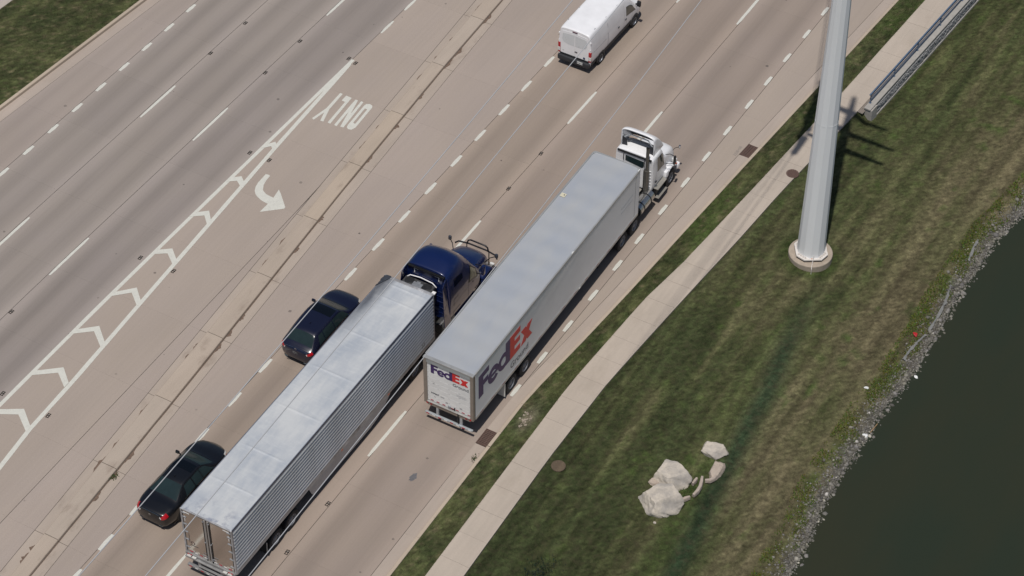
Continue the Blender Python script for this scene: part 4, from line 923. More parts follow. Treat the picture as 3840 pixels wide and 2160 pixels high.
def fed_trailer():
    g=empty('box_trailer',(8.08,-10.38,0),0,'white box trailer with purple and red lettering on side and rear','trailer'); Lr=16.13; hw=1.30; zb,zt=1.15,4.10
    body=mat('white_trailer_skin',lin(228,230,233),.38,0,.05,.35,dirt=lin(150,152,156),dirt_amt=.35,coat=.3); fr=mat('rear_frame_steel',lin(150,140,130),.5,.3,.12,2.5); rail=mat('aluminium_rail',lin(186,186,184),.4,.5,.08,2)
    # roof skin with gentle waves between the bows
    n=NT('trailer_roof'); k=n.noise(n.pos((.9,.45,1),True),.9,4); k2=n.noise(n.pos((1,.25,1),True),2.2,4)
    c=n.mix(n.ramp(k,.35,.7,0,1),lin(158,163,171),lin(168,170,172)); c=n.mix(n.ramp(k2,.58,.75,0,.2),c,lin(140,146,158)); n.set(Base_Color=c,Roughness=.55); rm=n.m
    rows=[]
    for i in range(81):
        y=.12+(Lr-.12)*i/80; inset=.0 if y<Lr-.15 else (.15-math.sqrt(max(0,.15**2-(y-(Lr-.15))**2))); w=hw-.008-inset
        rows.append([(w*q/8,y,zt-.045+.03*(1-(q/8)**2)+.016*math.sin(y*2*math.pi/1.22)*(1-(q/8)**4)) for q in range(-8,9)])
    MB().grid(rows).build('roof',rm,g,smooth=True)
    for s in(-1,1):
        MB().box((s*(hw-.02),Lr/2+.04,(zb+zt)/2+.03),(.035,Lr-.36,zt-zb-.2)).build('side_wall',body,g)
        MB().box((s*(hw-.02),Lr/2+.03,zt-.045),(.07,Lr-.34,.10),.012).build('top_rail',rail,g)
        MB().box((s*(hw-.015),Lr/2+.03,zb+.05),(.06,Lr-.34,.17),.012).build('bottom_rail',rail,g)
        MB().box((s*(hw-.02),Lr-.55,(zb+zt)/2+.03),(.042,.02,zt-zb-.25)).build('seam',M_GREY,g)
    arc=[(-hw,Lr-.15)]+[(-hw+.15-.15*math.cos(R(a)),Lr-.15+.15*math.sin(R(a))) for a in range(15,91,15)]; arc=arc+[(-a,b) for a,b in arc[::-1]]
    MB().grid([[(a,b,z) for a,b in arc] for z in(zb,2.5,zt-.02)]).build('front_wall',body,g,angle=30)
    MB().grid([[(a,b,z) for a,b in arc] for z in(zt-.06,zt)]+[[(a*.94,b-.07,zt) for a,b in arc],[(a*.93,b-.09,zt-.05) for a,b in arc]]).build('front_rail',rail,g,angle=30)
    MB().box((0,Lr/2,zb+.02),(2*hw-.1,Lr-.1,.10)).build('floor',M_BLACK,g)
    # rear frame and roll-up door
    for s in(-1,1): MB().box((s*(hw-.085),.06,(zb+zt)/2-.03),(.17,.16,zt-zb-.06),.015).build('rear_post',fr,g)
    MB().box((0,.06,zt-.19),(2*hw-.345,.15,.24),.012).build('header',mat('header_grey',lin(168,172,172),.5,.2,.08,3),g)
    MB().box((0,.055,zt-.04),(2*hw,.17,.075),.012).build('roof_cap',rail,g)
    MB().box((0,.04,zb+.13),(2*hw-.345,.18,.045),.008).build('rear_sill',rail,g); MB().box((0,.06,zb+.0),(2*hw-.345,.14,.21),.01).build('sill_face',fr,g)
    door=MB().box((0,.075,(1.33+3.80)/2),(2.26,.03,2.47)).build('door',mat('door_white',lin(234,234,232),.4,0,.04,2,dirt=lin(190,190,188),dirt_amt=.3),g)
    ph=2.46/8
    for i in range(8):
        p=MB().box((0,.052,1.335+ph*(i+.5)),(2.25,.03,ph-.012),.005).build('door_panel',MATS['door_white'],door)
    for i in range(1,8):
        for xx in(-1.1,-.55,0,.55,1.1): MB().box((xx,.036,1.335+ph*i),(.10,.010,.018)).build('hinge',mat('hinge_pale',lin(196,196,196),.5,.1,.05,8),door)
    fn=lambda a,b,d:(-.93+a,.034-d,3.19+b); logo(door,.568,fn,.005)
    me=text_mesh('Ground',.262,.004); o=link('lettering',me,M_GREY,door); o.rotation_euler=(R(90),0,0); o.location=(.20,.030,2.90)
    me=text_mesh('949264',.135,.004); o=link('fleet_number',me,M_INK,door); o.rotation_euler=(R(90),0,0); o.location=(-.95,.030,1.84)
    for (x,z,w,h) in((.62,2.42,.5,.02),(.66,2.36,.5,.02),(.70,2.29,.4,.02),(-.82,2.62,.18,.015),(-.80,2.53,.10,.06),(-.35,1.84,.2,.07),(-.75,1.68,.09,.05),(-.13,1.60,.12,.09),(.62,1.60,.14,.09)): MB().box((x,.0345,z),(w,.003,h)).build('small_print',mat('faded_print',lin(176,176,178),.5,0,.1,20),door)
    for i in range(3):
        for sx in(-1,1): strip(door,(sx*(.9-i*.31) if sx<0 else .42+i*.31,.034,1.395),(.15,.006,.05),M_RTAPE)
    MB().box((.02,.02,1.43),(.14,.06,.14),.02).build('latch',M_STEEL,g); MB().tube([(.1,.02,1.40),(.3,.02,1.38)],.02,6).build('latch_bar',mat('latch_red',lin(110,40,44),.6),g); MB().box((.30,.0,1.44),(.05,.05,.14),.01).build('latch_handle',M_BLACK,g)
    MB().tube([(.5,-.03,1.30),(.5,-.05,1.0),(.49,-.04,.72)],.03,6).build('pull_strap',M_BLACK,g)
    for x in(-1.13,-.92,.92,1.13): MB().lathe([(0,-.02),(.055,-.018),(.06,0)],(x,-.012,zb+.03),'y',16).build('tail_light',M_TAIL,g)
    # underride guard
    gs=mat('guard_steel',lin(186,192,196),.45,.4,.08,4)
    MB().box((0,.0,.50),(2.5,.10,.10),.012).build('underride_bar',gs,g)
    for s in(-1,1): MB().box((s*.62,.05,.80),(.12,.10,.60),.01).build('guard_post',gs,g)
    for i in range(8): strip(g,(-1.1+i*.314,-.054,.50),(.157,.006,.055),M_RTAPE if i%2==0 else M_WTAPE)
    # side lettering
    fn=lambda a,b,d:(hw-.0015+d,.46+a,2.21+b); logo(g,1.425,fn,.004)
    me=text_mesh('Ground',.53,.007); o=link('lettering',me,M_GREY,g); o.rotation_euler=(R(90),0,R(90)); o.location=(hw+.002,3.31,1.56)
    for r_,(t,z) in enumerate((('We deliver for you',2.98),('every day of the week',2.68))):
        for k in range(9): MB().box((hw+.0005,14.15+k*.137,z),(.003,.10,.10)).build('faded_print',mat('ghost_print',lin(200,202,207),.45,0,.05,25),g)
    yy=.7
    for i in range(14): strip(g,(hw+.016,yy,zb+.085 if i%2 else zb+.085),(.004,.28,.05),mat('side_tape',lin(132,70,84),.5,0,.1,9)); yy+=1.13 if i>1 else 1.0
    for s in(-1,1):
        MB().box((s*(hw+.02),5.0 if s<0 else 9.95,zb+.03),(.03,.16,.06),.01).build('marker_light',M_LAMP,g)
    for y in(9.2,15.9): MB().box((hw-.03,y,zt+.002),(.05,.16,.04),.01).build('roof_clip',M_WTAPE,g)
    MB().box((-1.05,12.5,zt+.0),(.26,.26,.012)).build('roof_label',mat('label_cream',lin(206,200,176),.6,0,.05,9),g); MB().box((-1.0,12.52,zt+.009),(.06,.06,.006)).build('label_mark',M_BLACK,g)
    tandem(g,(3.46,4.75),1.16)
    for s in(-1,1): MB().box((s*1.02,2.82,.62),(.60,.012,.86)).build('mud_flap',mat('white_flap',lin(208,208,204),.6,0,.06,4),g)
    MB().box((0,4.1,.92),(1.1,2.6,.22)).build('bogie',M_BLACK,g)
    for s in(-1,1): MB().box((s*.9,12.6,.65),(.14,.14,1.0)).build('landing_leg',M_BLACK,g)
    return g
fed_trailer()
def silver_trailer():
    g=empty('box_trailer',(3.87,-22.99,0),0,'silver ribbed box trailer with mirror polished rear doors','trailer'); Lr=16.18; hw=1.30; zb,zt=1.22,4.10
    n=NT('aluminium_roof'); p=n.pos((1,.35,1),True); k=n.noise(p,1.1,5,.6); k2=n.noise(n.pos((.6,2.5,1),True),3,5,.7); k3=n.noise(n.pos((1,1,1),True),6,4)
    c=n.mix(n.ramp(k,.38,.66,0,1),lin(203,205,206),lin(172,178,186)); c=n.mix(n.ramp(k2,.5,.8,0,.35),c,lin(220,222,222)); 
    sy=n.n('ShaderNodeSeparateXYZ'); n.l(n.n('ShaderNodeTexCoord').outputs['Object'],sy.inputs[0])
    edge=n.math('MULTIPLY',n.ramp(sy.outputs[1],.15,1.3,1,0),n.ramp(n.noise(n.pos((1,1,1),True),2.6,4),.5,.68,0,1)); c=n.mix(n.math('MULTIPLY',edge,.7),c,lin(96,104,132))
    soot=n.math('MULTIPLY',n.ramp(sy.outputs[0],-.55,-1.15,0,1),n.ramp(sy.outputs[1],11.3,15.2,0,1)); soot=n.math('MULTIPLY',soot,n.ramp(k,.3,.6,.7,1.2)); c=n.mix(n.math('MINIMUM',soot,.85),c,lin(66,70,80))
    n.set(Base_Color=c,Roughness=n.ramp(k,.3,.7,.38,.55),Metallic=.12); n.bump(k3,.04,.02); rm=n.m
    ridges=[2.1,4.3,7.0,9.7,12.3,14.9,15.75]
    rows=[]; ys=sorted(set([i*Lr/110 for i in range(111)]+[r+d for r in ridges for d in(-.09,-.045,0,.045,.09)]))
    for y in ys:
        b=sum(.022*math.exp(-((y-r)/.05)**2) for r in ridges); sag=-.012*math.sin(math.pi*((y%2.65)/2.65))**2
        rows.append([(hw*.985*q/8,y,zt-.022+.012*(1-(q/8)**2)+(b+sag)*max(0,1-(abs(q)/8)**3)) for q in range(-8,9)])
    MB().grid(rows).build('roof',rm,g,smooth=True)
    sk=mat('aluminium_side',lin(218,221,224),.40,.3,.08,.8,dirt=lin(150,148,146),dirt_amt=.4); rail=mat('side_rail',lin(182,182,184),.5,.35,.25,2,dirt=lin(84,74,70),dirt_amt=.75); dk=mat('roof_gasket',lin(44,46,58),.6)
    for s in(-1,1):
        MB().box((s*(hw-.02),Lr/2,(zb+zt)/2),(.03,Lr-.14,zt-zb-.02)).build('side_wall',mat('ribbed_wall',lin(158,163,174),.36,.5,.06,.8,dirt=lin(150,146,142),dirt_amt=.3),g)  # wall darker than its ribs: sunlit rib contrast painted into the colours
        MB().box((s*(hw-.008),Lr/2,zt-.045),(.05,Lr-.1,.04)).build('top_rail',dk,g)
        MB().box((s*(hw-.004),Lr/2,zb+.10),(.055,Lr-.12,.24),.01).build('bottom_rail',rail,g)
        rib=None; z=zb+.30; i=0
        while z<zt-.14:
            if rib is None:
                mb=MB(); x0=s*(hw-.006); pr=[(0,-.05),(.034,-.046),(.042,-.032),(.014,.046),(0,.054)]
                mb.prism(pr,lambda a,b,h:(x0+s*a,.09+h,b),Lr-.18); rib=mb.build('rib',sk,g); o=rib
            else: o=rib.copy(); COL.objects.link(o); o.parent=g
            o.location=(0,0,z); z+=.213; i+=1
        MB().box((s*(hw-.01),Lr-.035,(zb+zt)/2),(.06,.07,zt-zb)).build('corner_post',rail,g); MB().box((s*(hw-.03),.045,(zb+zt)/2-.01),(.085,.09,zt-zb-.03),.01).build('rear_post',rail,g)
        # aerodynamic skirt
        z0=lambda y:.42; poly=[(5.55,zb-.01),(5.62,1.02),(5.78,.60),(5.9,.45),(6.2,.42),(10.6,.36),(11.2,.45),(11.9,.75),(12.3,1.05),(12.35,zb-.01)]
        MB().prism(poly,lambda a,b,h:(s*(hw-.03-h),a,b),.02).build('side_skirt',mat('skirt_white',lin(172,172,174),.5,.1,.08,1.5,dirt=lin(140,138,136),dirt_amt=.4),g)
        for y in(8.2,12.1): MB().box((s*(hw+.012),y,zb-.02),(.03,.14,.09),.012).build('marker_light',M_AMB,g)
    MB().box((0,Lr-.02,(zb+zt)/2),(2*hw-.1,.05,zt-zb)).build('front_wall',sk,g); MB().box((0,Lr/2,zb+.02),(2*hw-.1,Lr-.1,.10)).build('floor',M_BLACK,g)
    MB().box((0,Lr-.04,zt-.035),(2*hw-.02,.16,.09),.03).build('front_cap',MATS['side_rail'],g)
    torn=[(-1.30,15.3)]+[(-1.30-random.uniform(-.02,.035),15.3+i*.1) for i in range(1,9)]+[(-1.2,16.20),(-1.0,16.22),(-.95,16.14),(-1.24,15.5)]
    MB().prism(torn,lambda a,b,h:(a,b,zt-.01+h),.03).build('torn_edge',mat('torn_metal',lin(62,66,74),.7,.3,.2,6),g)
    MB().box((0,.035,zt-.05),(2*hw-.17,.06,.08),.01).build('header',rail,g)
    st=mat('mirror_steel',lin(196,190,184),.13,1.,.05,.7)
    for s in(-1,1):
        d=MB().box((s*.60,.03,(zb+zt)/2),(1.17,.035,zt-zb-.22),.006).build('rear_door',st,g)
        MB().box((s*.085,.004,(zb+zt)/2),(.10,.03,zt-zb-.24)).build('door_edge',mat('door_edge',lin(160,156,152),.45,.2,.08,2),d)
        for zz in(1.65,2.15,2.65,3.15,3.6,3.88): MB().box((s*1.14,-.002,zz),(.20,.03,.06),.01).build('hinge',M_STEEL,d)
        MB().tube([(s*.14+.0,-.03,zb+.12),(s*.14,-.03,zt-.13)],.017,8).build('lock_rod',M_BLACK,d)
        for zz in(1.5,2.55,3.9): MB().box((s*.14,-.025,zz),(.07,.05,.06),.01).build('rod_bracket',M_STEEL,d)
        MB().box((s*.24,-.04,1.62),(.26,.02,.035)).build('lock_handle',M_STEEL,d); MB().box((s*1.0,.009,3.92),(.3,.008,.045)).build('white_strip',M_WTAPE,d); MB().box((s*1.12,.008,3.5),(.04,.008,.3)).build('white_strip',M_WTAPE,d)
        for i in range(4): strip(d,(s*(.25+.25*i),.009,zb+.17),(.16,.008,.045),M_RTAPE if i%2 else M_WTAPE)
    mb=MB(); mb.prism(ring(0,0,.115,.07,-60,240,20),lambda a,b,h:(-.86+a,.0125-h,2.02+b*.8),.003); mb.build('emblem',mat('emblem_dark',lin(70,48,52),.5),g)
    MB().box((-.80,.0115,1.86),(.42,.004,.05)).build('emblem_bar',mat('emblem_dark2',lin(84,78,76),.5),g)
    for i in range(7): MB().box((-1.02,.0115,2.02+i*.085),(.045,.004,.06)).build('unit_number',MATS['emblem_dark2'],g)
    me=text_mesh('53',.30,.006); o=link('size_number',me,MATS['emblem_dark2'],g); o.rotation_euler=(R(90),0,R(90)); o.location=(hw+.026,15.0,1.58)
    gs=mat('bumper_alloy',lin(150,150,150),.5,.45,.2,3)
    MB().box((0,.0,zb+.04),(2*hw-.04,.14,.12),.01).build('rear_sill',gs,g); MB().box((0,-.08,zb-.09),(2*hw-.1,.16,.07),.012).build('dock_step',gs,g)
    for x in(-1.05,-.8,.8,1.05): MB().box((x,-.10,zb-.01),(.2,.14,.07),.012).build('dock_bumper',mat('bumper_light',lin(190,190,186),.6,.1,.12,5),g)
    for s in(-1,1): MB().box((s*.58,-.02,.85),(.15,.14,.66),.012).build('guard_post',gs,g); 
    MB().box((0,-.05,.52),(2.44,.14,.13),.015).build('underride_bar',gs,g); MB().box((0,-.10,.80),(1.2,.10,.05),.01).build('step_bar',gs,g)
    for i in range(8): strip(g,(-1.05+i*.30,-.124,.52),(.15,.006,.05),M_RTAPE if i%2==0 else M_WTAPE)
    for s in(-1,1):
        for q in(0,1): MB().lathe([(0,-.016),(.045,-.014),(.05,0)],(s*(1.12-.14*q),-.072,zb+.04),'y',14).build('tail_light',M_TAIL,g)
    tandem(g,(2.95,4.2),1.15)
    for s in(-1,1): MB().box((s*1.0,2.25,.62),(.60,.012,.80)).build('mud_flap',M_BLACK,g); MB().tube([(s*1.27,2.25,.32),(s*1.29,2.25,1.0)],.02,6).build('flap_bracket',M_STEEL,g)
    MB().box((0,3.6,.95),(1.1,2.6,.22)).build('bogie',M_BLACK,g)
    return g
silver_trailer()

# ---------------------------------------------------------------- tractors
def frame(g,y0,y1,axles,x=1.06):
    MB().box((-.43,(y0+y1)/2,.85),(.09,y1-y0,.26)).build('chassis_rail',M_BLACK,g); MB().box((.43,(y0+y1)/2,.85),(.09,y1-y0,.26)).build('chassis_rail',M_BLACK,g)
    for y in axles:
        MB().tube([(-x,y,.5),(x,y,.5)],.1,8).build('axle',M_BLACK,g)
        for s in(-1,1): wheel(g,s*x,y,.5,.26,s,None,.60); wheel(g,s*(x-.33),y,.5,.26,s,None,.60)
    MB().lathe([(0,0),(.5,0),(.5,-.06),(0,-.06)],(0,(axles[0]+axles[-1])/2,1.14),'z',20).build('fifth_wheel',M_BLACK,g)
def white_tractor():
    g=empty('semi_tractor',(8.08,4.0,0),0,'white day cab semi tractor with roof fairing and tall exhaust stack','semi truck')
    D=-4.0   # y offsets below are scene Y + D
    frame(g,-.8,6.2,(.15,1.45),1.12)
    CAB=[(3.62,[(.98,1.0),(1.03,1.3),(1.05,1.9),(1.04,2.45),(.98,2.95),(.6,3.04),(0,3.06)]),(3.72,[(1.0,.98),(1.05,1.3),(1.07,1.9),(1.05,2.45),(1.0,2.98),(.6,3.09),(0,3.11)]),(4.3,[(1.0,.98),(1.06,1.3),(1.08,1.9),(1.05,2.45),(.98,2.98),(.6,3.10),(0,3.12)]),(4.72,[(1.0,.98),(1.06,1.3),(1.07,1.85),(1.03,2.40),(.93,2.86),(.6,2.98),(0,3.0)]),(5.12,[(1.0,.98),(1.05,1.3),(1.05,1.75),(1.0,2.0),(.88,2.12),(.55,2.16),(0,2.18)]),(5.2,[(.9,1.0),(.95,1.3),(.95,1.6),(.9,1.8),(.8,1.9),(.5,1.95),(0,1.96)])]
    L=Loft(CAB); L.skin(6,5).build('cab',P_WHITE,g,angle=45)
    L.patch(lambda a,b:(3.12+.80*a,4.0+4.0*b),6,10,.006).build('windshield',M_GLASS,g,smooth=True)
    for mr in(False,True):
        s=-1 if mr else 1
        L.patch(lambda a,b:(1.62+1.75*a-.35*b*a,2.12+1.55*b-.12*a*b),8,5,.008,mr).build('side_window',M_GLASSL,g,smooth=True)
        L.patch(lambda a,b:(1.45-.012+.024*b,.4+3.3*a),10,1,.005,mr).build('door_seam',M_GREY,g); L.patch(lambda a,b:(3.75-.012+.024*b,.4+2.2*a),10,1,.005,mr).build('door_seam',M_GREY,g)
        L.patch(lambda a,b:(2.42-.015+.03*b,2.12+1.55*a),6,1,.012,mr).build('window_bar',M_BLACK,g)
        p=MB().box((s*1.10,3.95,1.42),(.05,.16,.05),.01).build('door_handle',M_BLACK,g)
        # hood, fenders, steps, mirrors
        m_=MB().box((s*1.42,5.32,1.95),(.10,.16,.52),.03).build('mirror',M_BLACK,g,angle=50)
        MB().tube([(s*1.02,5.05,2.35),(s*1.2,5.2,2.35),(s*1.42,5.32,2.2)],.018,6).tube([(s*1.02,5.05,1.75),(s*1.25,5.2,1.72),(s*1.42,5.32,1.75)],.018,6).build('mirror_arm',M_BLACK,m_)
        for z,xw in((.98,1.14),(.42,1.20)):
            MB().box((s*xw,4.38,z),(.26,.98,.05),.012).build('step',mat('tread_plate',lin(168,164,156),.5,.5,.3,40),g)
        MB().box((s*1.05,4.38,.66),(.16,.9,.62)).build('step_box',M_BLACK,g); MB().box((s*1.2,4.9,.68),(.16,.05,.60)).build('step_side',M_BLACK,g)
        MB().box((s*1.07,5.05,1.12),(.30,.32,.42),.08).build('cab_corner',P_WHITE,g,angle=45)
        wheel(g,s*1.02,5.55,.5,.28,s,None,.58)
        # front fender as an arc shell
        rows=[]
        for a in range(-8,190,11):
            c_,s_=math.cos(R(a)),math.sin(R(a)); rows.append([(s*.66,5.55+c_*.62,.62+s_*.66),(s*1.0,5.55+c_*.64,.62+s_*.68),(s*1.16,5.55+c_*.63,.62+s_*.66),(s*1.19,5.55+c_*.58,.62+s_*.58)])
        MB().grid(rows).build('fender',P_WHITE,g,smooth=True)
        MB().box((s*.98,6.26,1.06),(.26,.20,.24),.06).build('headlight',M_LAMP,g,angle=45)
        MB().box((s*1.10,6.25,.9),(.05,.10,.07),.02).build('turn_light',M_AMB,g)
        hm=MB().box((s*1.02,6.72,1.62),(.10,.10,.20),.04).build('hood_mirror',M_CHROME,g,angle=50); MB().tube([(s*.72,6.2,1.42),(s*.85,6.5,1.62),(s*1.0,6.70,1.62)],.016,6).build('mirror_arm',M_BLACK,hm)
    HOOD=[(5.0,[(.90,1.2),(.95,1.5),(.94,1.82),(.90,2.0),(.78,2.12),(.45,2.17),(0,2.18)]),(5.6,[(.86,1.0),(.91,1.3),(.90,1.65),(.86,1.88),(.74,2.0),(.43,2.06),(0,2.07)]),(6.25,[(.82,.8),(.87,1.1),(.86,1.45),(.80,1.70),(.68,1.82),(.40,1.88),(0,1.89)]),(6.58,[(.74,.7),(.78,.95),(.77,1.25),(.71,1.46),(.60,1.58),(.35,1.64),(0,1.65)]),(6.68,[(.6,.75),(.64,.95),(.63,1.15),(.57,1.30),(.48,1.4),(.28,1.45),(0,1.46)])]
    H_=Loft(HOOD); H_.skin(6,5).build('hood',P_WHITE,g,angle=45)
    H_.patch(lambda a,b:(.12+.16*a,4.7+2.6*b),2,8,.008).build('cowl_vent',M_BLACK,g)
    MB().box((0,6.52,.55),(2.3,.30,.34),.10).build('front_bumper',P_WHITE,g,angle=45); MB().box((0,6.66,1.02),(1.0,.08,.50),.03).build('grille',M_BLACK,g)
    # open-backed roof fairing: arched shell
    rows=[]
    for i in range(9):
        t=i/8; y=3.88+(5.0-3.88)*t; zt=4.22-(4.22-3.04)*t**1.8; w=.92-.02*t; zb=2.98
        ah=.26*(1-.6*t); sp=lambda q:math.copysign(abs(q)**.55,q)
        arc=[(-w,zb),(-w-.01,zb+(zt-ah-zb)*.5),(-w,zt-ah-.03)]+[(w*sp(math.cos(R(a))),zt-ah+ah*math.sin(R(a))**.8) for a in range(170,9,-10)]+[(w,zt-ah-.03),(w+.01,zb+(zt-ah-zb)*.5),(w,zb)]
        rows.append([(a,y,max(b,zb)) for a,b in arc])
    liner=[[(p[0]*.84,p[1]-.10,max(3.14,p[2]-.07)) for p in r[4:-4]] for r in rows[2:9]]
    fa=MB().grid(rows).build('roof_fairing',P_WHITE,g,angle=50); sm=fa.modifiers.new('t','SOLIDIFY'); sm.thickness=.05
    MB().tube([(-.78,3.98,3.55),(-.5,4.02,3.80),(.5,4.02,3.80),(.80,3.98,3.5)],.035,8).build('fairing_brace',MATS['guard_steel'],fa)
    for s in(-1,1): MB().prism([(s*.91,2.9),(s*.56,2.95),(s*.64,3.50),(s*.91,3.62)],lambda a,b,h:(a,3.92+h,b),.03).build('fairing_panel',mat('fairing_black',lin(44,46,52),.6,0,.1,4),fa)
    MB().grid(liner).build('fairing_liner',mat('liner_grey',lin(74,78,78),.7,0,.12,3),fa,smooth=True); MB().box((0,3.60,2.96),(1.9,.07,.12),.02).build('light_bar',M_BLACK,g)
    # back wall: window, pressed ribs, grab handles
    for s in(-1,1): MB().tube([(s*.58,3.57,2.9),(s*.58,3.54,2.75),(s*.58,3.54,2.5),(s*.58,3.6,2.42)],.018,6).build('grab_handle',M_BLACK,g)
    MB().prism([(-.50,2.42),(.42,2.30),(.52,2.36),(.52,2.72),(-.50,2.76)],lambda a,b,h:(a,3.617-h,b),.012).build('rear_window',M_GLASS,g)
    for z in (1.25,1.45,1.65,1.85,2.05,2.25):
        for s in(-1,1): MB().box((s*.78,3.61,z),(.34,.03,.035),.012).build('pressed_rib',P_WHITE,g)
    # exhaust, tank, deck
    st=mat('exhaust_grey',lin(112,110,106),.4,.6,.1,3)
    MB().cyl((.80,3.42,1.05),(.80,3.42,2.45),.13,18).build('muffler',st,g,angle=40); MB().tube([(.80,3.42,2.45),(.80,3.42,3.78),(.80,3.40,3.9)],.085,14,caps=False).build('exhaust_stack',st,g,smooth=True); MB().cyl((.80,3.42,3.55),(.80,3.42,3.551),.08,14).build('stack_bore',M_DARK,g)
    MB().prism([(.68,1.0),(.66,1.0),(.66,2.45),(.68,2.45)],lambda a,b,h:(a,3.33+h,b),.16).build('heat_shield',M_BLACK,g)
    for s in(-1,1):
        MB().cyl((s*.92,2.15,.78),(s*.92,3.58,.78),.34,28).build('fuel_tank',mat('tank_alloy',lin(190,188,184),.22,.9,.06,2),g,angle=40)
        for y in(2.5,3.2): MB().lathe([(.345,-.03),(.355,-.03),(.355,.03),(.345,.03)],(s*.92,y,.78),'y',28).build('tank_strap',M_BLACK,g)
    MB().box((0,3.0,1.0),(1.1,1.0,.05)).build('deck_plate',MATS['tread_plate'],g)
    for i,c in enumerate(((90,30,30),(40,60,110),(30,30,30))): MB().tube([(.2*i-.2,3.55,1.9),(.2*i-.2,3.1,1.5),(.2*i-.2,2.7,1.75),(.2*i-.2,2.0,1.9)],.02,6).build('air_hose',mat('hose%d'%i,lin(*c),.6),g)
    for s in(-1,1):
        rows=[[(s*(.95+q*.28),.8+math.cos(R(a))*1.32,.5+math.sin(R(a))*.62) for q in(0,1)] for a in range(10,60,8)]; MB().grid(rows).build('quarter_fender',M_BLACK,g)
    return g
white_tractor()
def blue_tractor():
    g=empty('semi_tractor',(3.87,-9.0,0),0,'dark blue sleeper semi tractor between the two trailers','semi truck')
    frame(g,-.4,7.4,(.55,1.85),1.10)
    CAB=[(3.72,[(1.14,.95),(1.20,1.3),(1.22,2.0),(1.20,2.75),(1.10,3.52),(.78,3.79),(0,3.83)]),(3.80,[(1.15,.93),(1.22,1.3),(1.24,2.0),(1.22,2.8),(1.12,3.58),(.80,3.85),(0,3.90)]),(4.5,[(1.15,.93),(1.22,1.3),(1.24,2.0),(1.22,2.8),(1.12,3.64),(.80,3.96),(0,4.04)]),(5.15,[(1.15,.93),(1.22,1.3),(1.24,2.0),(1.21,2.75),(1.08,3.50),(.76,3.84),(0,3.95)]),(5.75,[(1.15,.93),(1.22,1.3),(1.23,1.95),(1.18,2.60),(.98,3.10),(.60,3.36),(0,3.42)]),(6.08,[(1.14,.93),(1.21,1.3),(1.22,1.85),(1.15,2.35),(.95,2.72),(.58,2.86),(0,2.90)]),(6.56,[(1.12,.93),(1.18,1.3),(1.18,1.7),(1.10,1.95),(.90,2.08),(.55,2.14),(0,2.16)]),(6.66,[(1.0,.95),(1.05,1.3),(1.05,1.6),(.98,1.8),(.8,1.92),(.5,1.98),(0,2.0)])]
    L=Loft(CAB); L.skin(6,5).build('cab',P_BLUE,g,angle=45)
    L.patch(lambda a,b:(5.94-.80*a,4.05+3.9*b),6,12,.007).build('windshield',M_GLASS,g,smooth=True)
    L.patch(lambda a,b:(4.02-.02+.04*a,3.9+4.2*b),1,14,.008).build('roof_seam',M_BLACK,g)
    tr=mat('black_trim',lin(18,19,22),.35)
    for mr in(False,True):
        s=-1 if mr else 1
        L.patch(lambda a,b:(3.57+.41*b+(1.70-.43*b)*a,2.22+1.2*b-.25*a*b),8,5,.014,mr).build('side_window',mat('door_glass',lin(150,144,122),.1,0,.25,3,spec=.2),g,smooth=True)
        L.patch(lambda a,b:(3.47+.41*b+(1.95-.43*b)*a,2.12+1.45*b-.25*a*b),8,5,.008,mr).build('window_frame',tr,g,smooth=True)
        L.patch(lambda a,b:(4.75-.03+.06*b,2.22+1.05*a),6,1,.019,mr).build('window_bar',tr,g)
        L.patch(lambda a,b:(1.55+1.1*a,3.05+.55*b*(1-.3*a)),8,4,.008,mr).build('sleeper_window',mat('sleeper_glass',lin(14,20,40),.08,0,.05,2,spec=.5),g,smooth=True)
        for u in(3.45,5.9): L.patch(lambda a,b:(u-.012+.024*b,.3+2.9*a),10,1,.006,mr).build('door_seam',tr,g)
        L.patch(lambda a,b:(1.45+.55*a,1.55+.6*b),4,4,.010,mr).build('side_hatch',P_BLUE,g); L.patch(lambda a,b:(1.4+.9*a,.55+.5*b),4,4,.008,mr).build('luggage_door',P_BLUE,g)
        L.patch(lambda a,b:(4.15+.25*a,1.78+.12*b),2,2,.014,mr).build('door_handle',tr,g)
        # side extender panel behind the sleeper
        MB().prism([(3.78,.95),(3.22,.95),(3.16,2.2),(3.28,3.45),(3.6,3.70),(3.78,3.66)],lambda a,b,h:(s*(1.235-.16*max(0,(b-2.9)/.8)-h),a,b),.03).build('side_extender',P_BLUE,g)
        MB().box((s*1.10,5.0,.62),(.24,2.3,.52),.08).build('side_fairing',P_BLUE,g,angle=45)
        m_=MB().box((s*1.46,6.42,2.2),(.14,.20,.58),.05).build('mirror',P_BLUE,g,angle=50); MB().tube([(s*1.1,6.3,2.5),(s*1.3,6.36,2.5),(s*1.46,6.4,2.42)],.025,6).tube([(s*1.1,6.3,1.95),(s*1.3,6.36,1.93),(s*1.46,6.4,1.98)],.025,6).build('mirror_arm',tr,m_)
        wheel(g,s*1.04,7.35,.5,.28,s,None,.58)
        rows=[]
        for a in range(-8,190,11):
            c_,s_=math.cos(R(a)),math.sin(R(a)); rows.append([(s*.70,7.35+c_*.64,.62+s_*.72),(s*1.04,7.35+c_*.66,.62+s_*.72),(s*1.20,7.35+c_*.64,.62+s_*.68),(s*1.23,7.35+c_*.59,.62+s_*.58)])
        MB().grid(rows).build('fender',P_BLUE,g,smooth=True)
        MB().box((s*.95,8.14,.90),(.24,.14,.20),.05).build('headlight',M_LAMP,g,angle=45)
        hm=MB().box((s*1.30,7.95,1.78),(.16,.12,.24),.05).build('hood_mirror',mat('mirror_shell',lin(70,74,84),.35,.3),g,angle=50); MB().tube([(s*.88,7.55,1.50),(s*1.05,7.75,1.70),(s*1.28,7.93,1.76)],.024,6).build('mirror_arm',tr,hm)
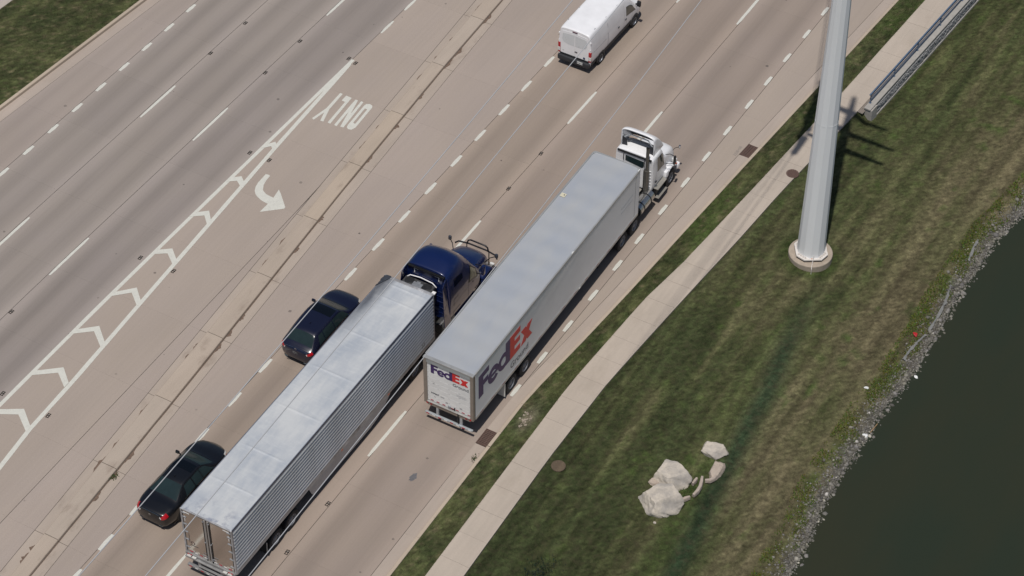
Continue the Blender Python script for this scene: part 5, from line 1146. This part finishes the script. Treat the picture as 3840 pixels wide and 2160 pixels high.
        MB().cyl((s*.92,3.2,.75),(s*.92,4.2,.75),.32,24).build('fuel_tank',MATS['tank_alloy'],g,angle=40)
    HOOD=[(6.45,[(1.0,1.1),(1.06,1.5),(1.04,1.78),(.96,1.95),(.80,2.06),(.44,2.13),(0,2.15)]),(7.1,[(.92,.95),(.96,1.3),(.94,1.60),(.86,1.80),(.72,1.92),(.42,2.0),(0,2.02)]),(7.75,[(.84,.8),(.88,1.05),(.86,1.35),(.78,1.56),(.66,1.68),(.40,1.76),(0,1.78)]),(8.08,[(.74,.75),(.77,.95),(.75,1.12),(.68,1.30),(.58,1.42),(.34,1.50),(0,1.52)]),(8.16,[(.55,.8),(.58,.92),(.56,1.02),(.5,1.12),(.42,1.2),(.25,1.25),(0,1.27)])]
    Loft(HOOD).skin(6,5).build('hood',P_BLUE,g,angle=45)
    MB().box((0,8.08,.52),(2.36,.32,.36),.11).build('front_bumper',P_BLUE,g,angle=45); MB().box((0,8.14,1.0),(1.0,.10,.5),.03).build('grille',M_CHROME,g)
    # tubular front guard
    mb=MB(); a=8.34
    mb.tube([(-1.18,8.2,1.30),(-1.05,a,1.36),(-.5,a+.06,1.40),(.5,a+.06,1.40),(1.05,a,1.36),(1.18,8.2,1.30)],.042,8); mb.tube([(-1.2,8.22,.62),(-1.08,a,.60),(1.08,a,.60),(1.2,8.22,.62)],.034,8)
    mb.tube([(-.60,a+.04,1.40),(-.54,a+.06,1.60),(-.40,a+.06,1.68),(.40,a+.06,1.68),(.54,a+.06,1.60),(.60,a+.04,1.40)],.04,8)
    for x in(-.62,.62): mb.cyl((x,a+.05,.60),(x,a+.05,1.38),.026,8)
    mb.build('front_guard',mat('guard_black',lin(38,38,44),.4,.3,.1,5),g,smooth=True)
    # rear wall details
    for s in(-1,1):
        lt=M_WTAPE; MB().box((s*.66,3.705,3.46),(.045,.012,.30)).build('white_corner_mark',lt,g); MB().box((s*.56,3.704,3.59),(.24,.012,.045)).build('white_corner_mark',lt,g)
        MB().tube([(s*.25,3.70,2.95),(s*.33,3.69,3.22),(s*.47,3.69,3.22),(s*.55,3.70,2.95)],.018,6).build('pressed_rib',P_BLUE,g)
    for z in(1.3,1.65,2.0,2.35,2.65): MB().box((0,3.71,z),(1.7,.03,.04),.012).build('pressed_rib',P_BLUE,g)
    MB().box((0,3.68,3.72),(2.0,.14,.10),.03).build('roof_lip',tr,g)
    MB().box((-.25,3.36,2.55),(1.6,.48,1.0),.05).build('cooling_unit',mat('unit_dark',lin(62,62,64),.6,.1,.2,6),g); 
    for x in(-.72,.22): MB().lathe([(0,.03),(.2,.032),(.24,0)],(x,3.34,3.05),'z',20).build('fan_cover',M_BLACK,g)
    MB().box((-.25,3.26,3.06),(.5,.26,.03),.01).box((-.25,3.4,3.07),(.2,.1,.05),.01).build('unit_valve',M_STEEL,g)
    MB().box((0,2.8,1.05),(1.1,1.2,.05)).build('deck_plate',M_BLACK,g)
    MB().tube([(-1.05,3.50,2.98),(-.85,3.62,3.12),(-.3,3.66,3.16),(.35,3.64,3.12),(.6,3.58,3.0)],.03,6).build('shroud',P_WHITE,g,smooth=True); MB().box((.62,3.2,2.95),(.22,.3,.05),.01).build('shroud_end',P_WHITE,g)
    for i in range(3): MB().tube([(.25*i-.2,3.7,2.1),(.25*i-.2,3.1,1.5),(.25*i-.2,2.6,1.7),(.25*i-.2,2.25,1.9)],.02,6).build('air_hose',M_BLACK,g)
    return g
blue_tractor()
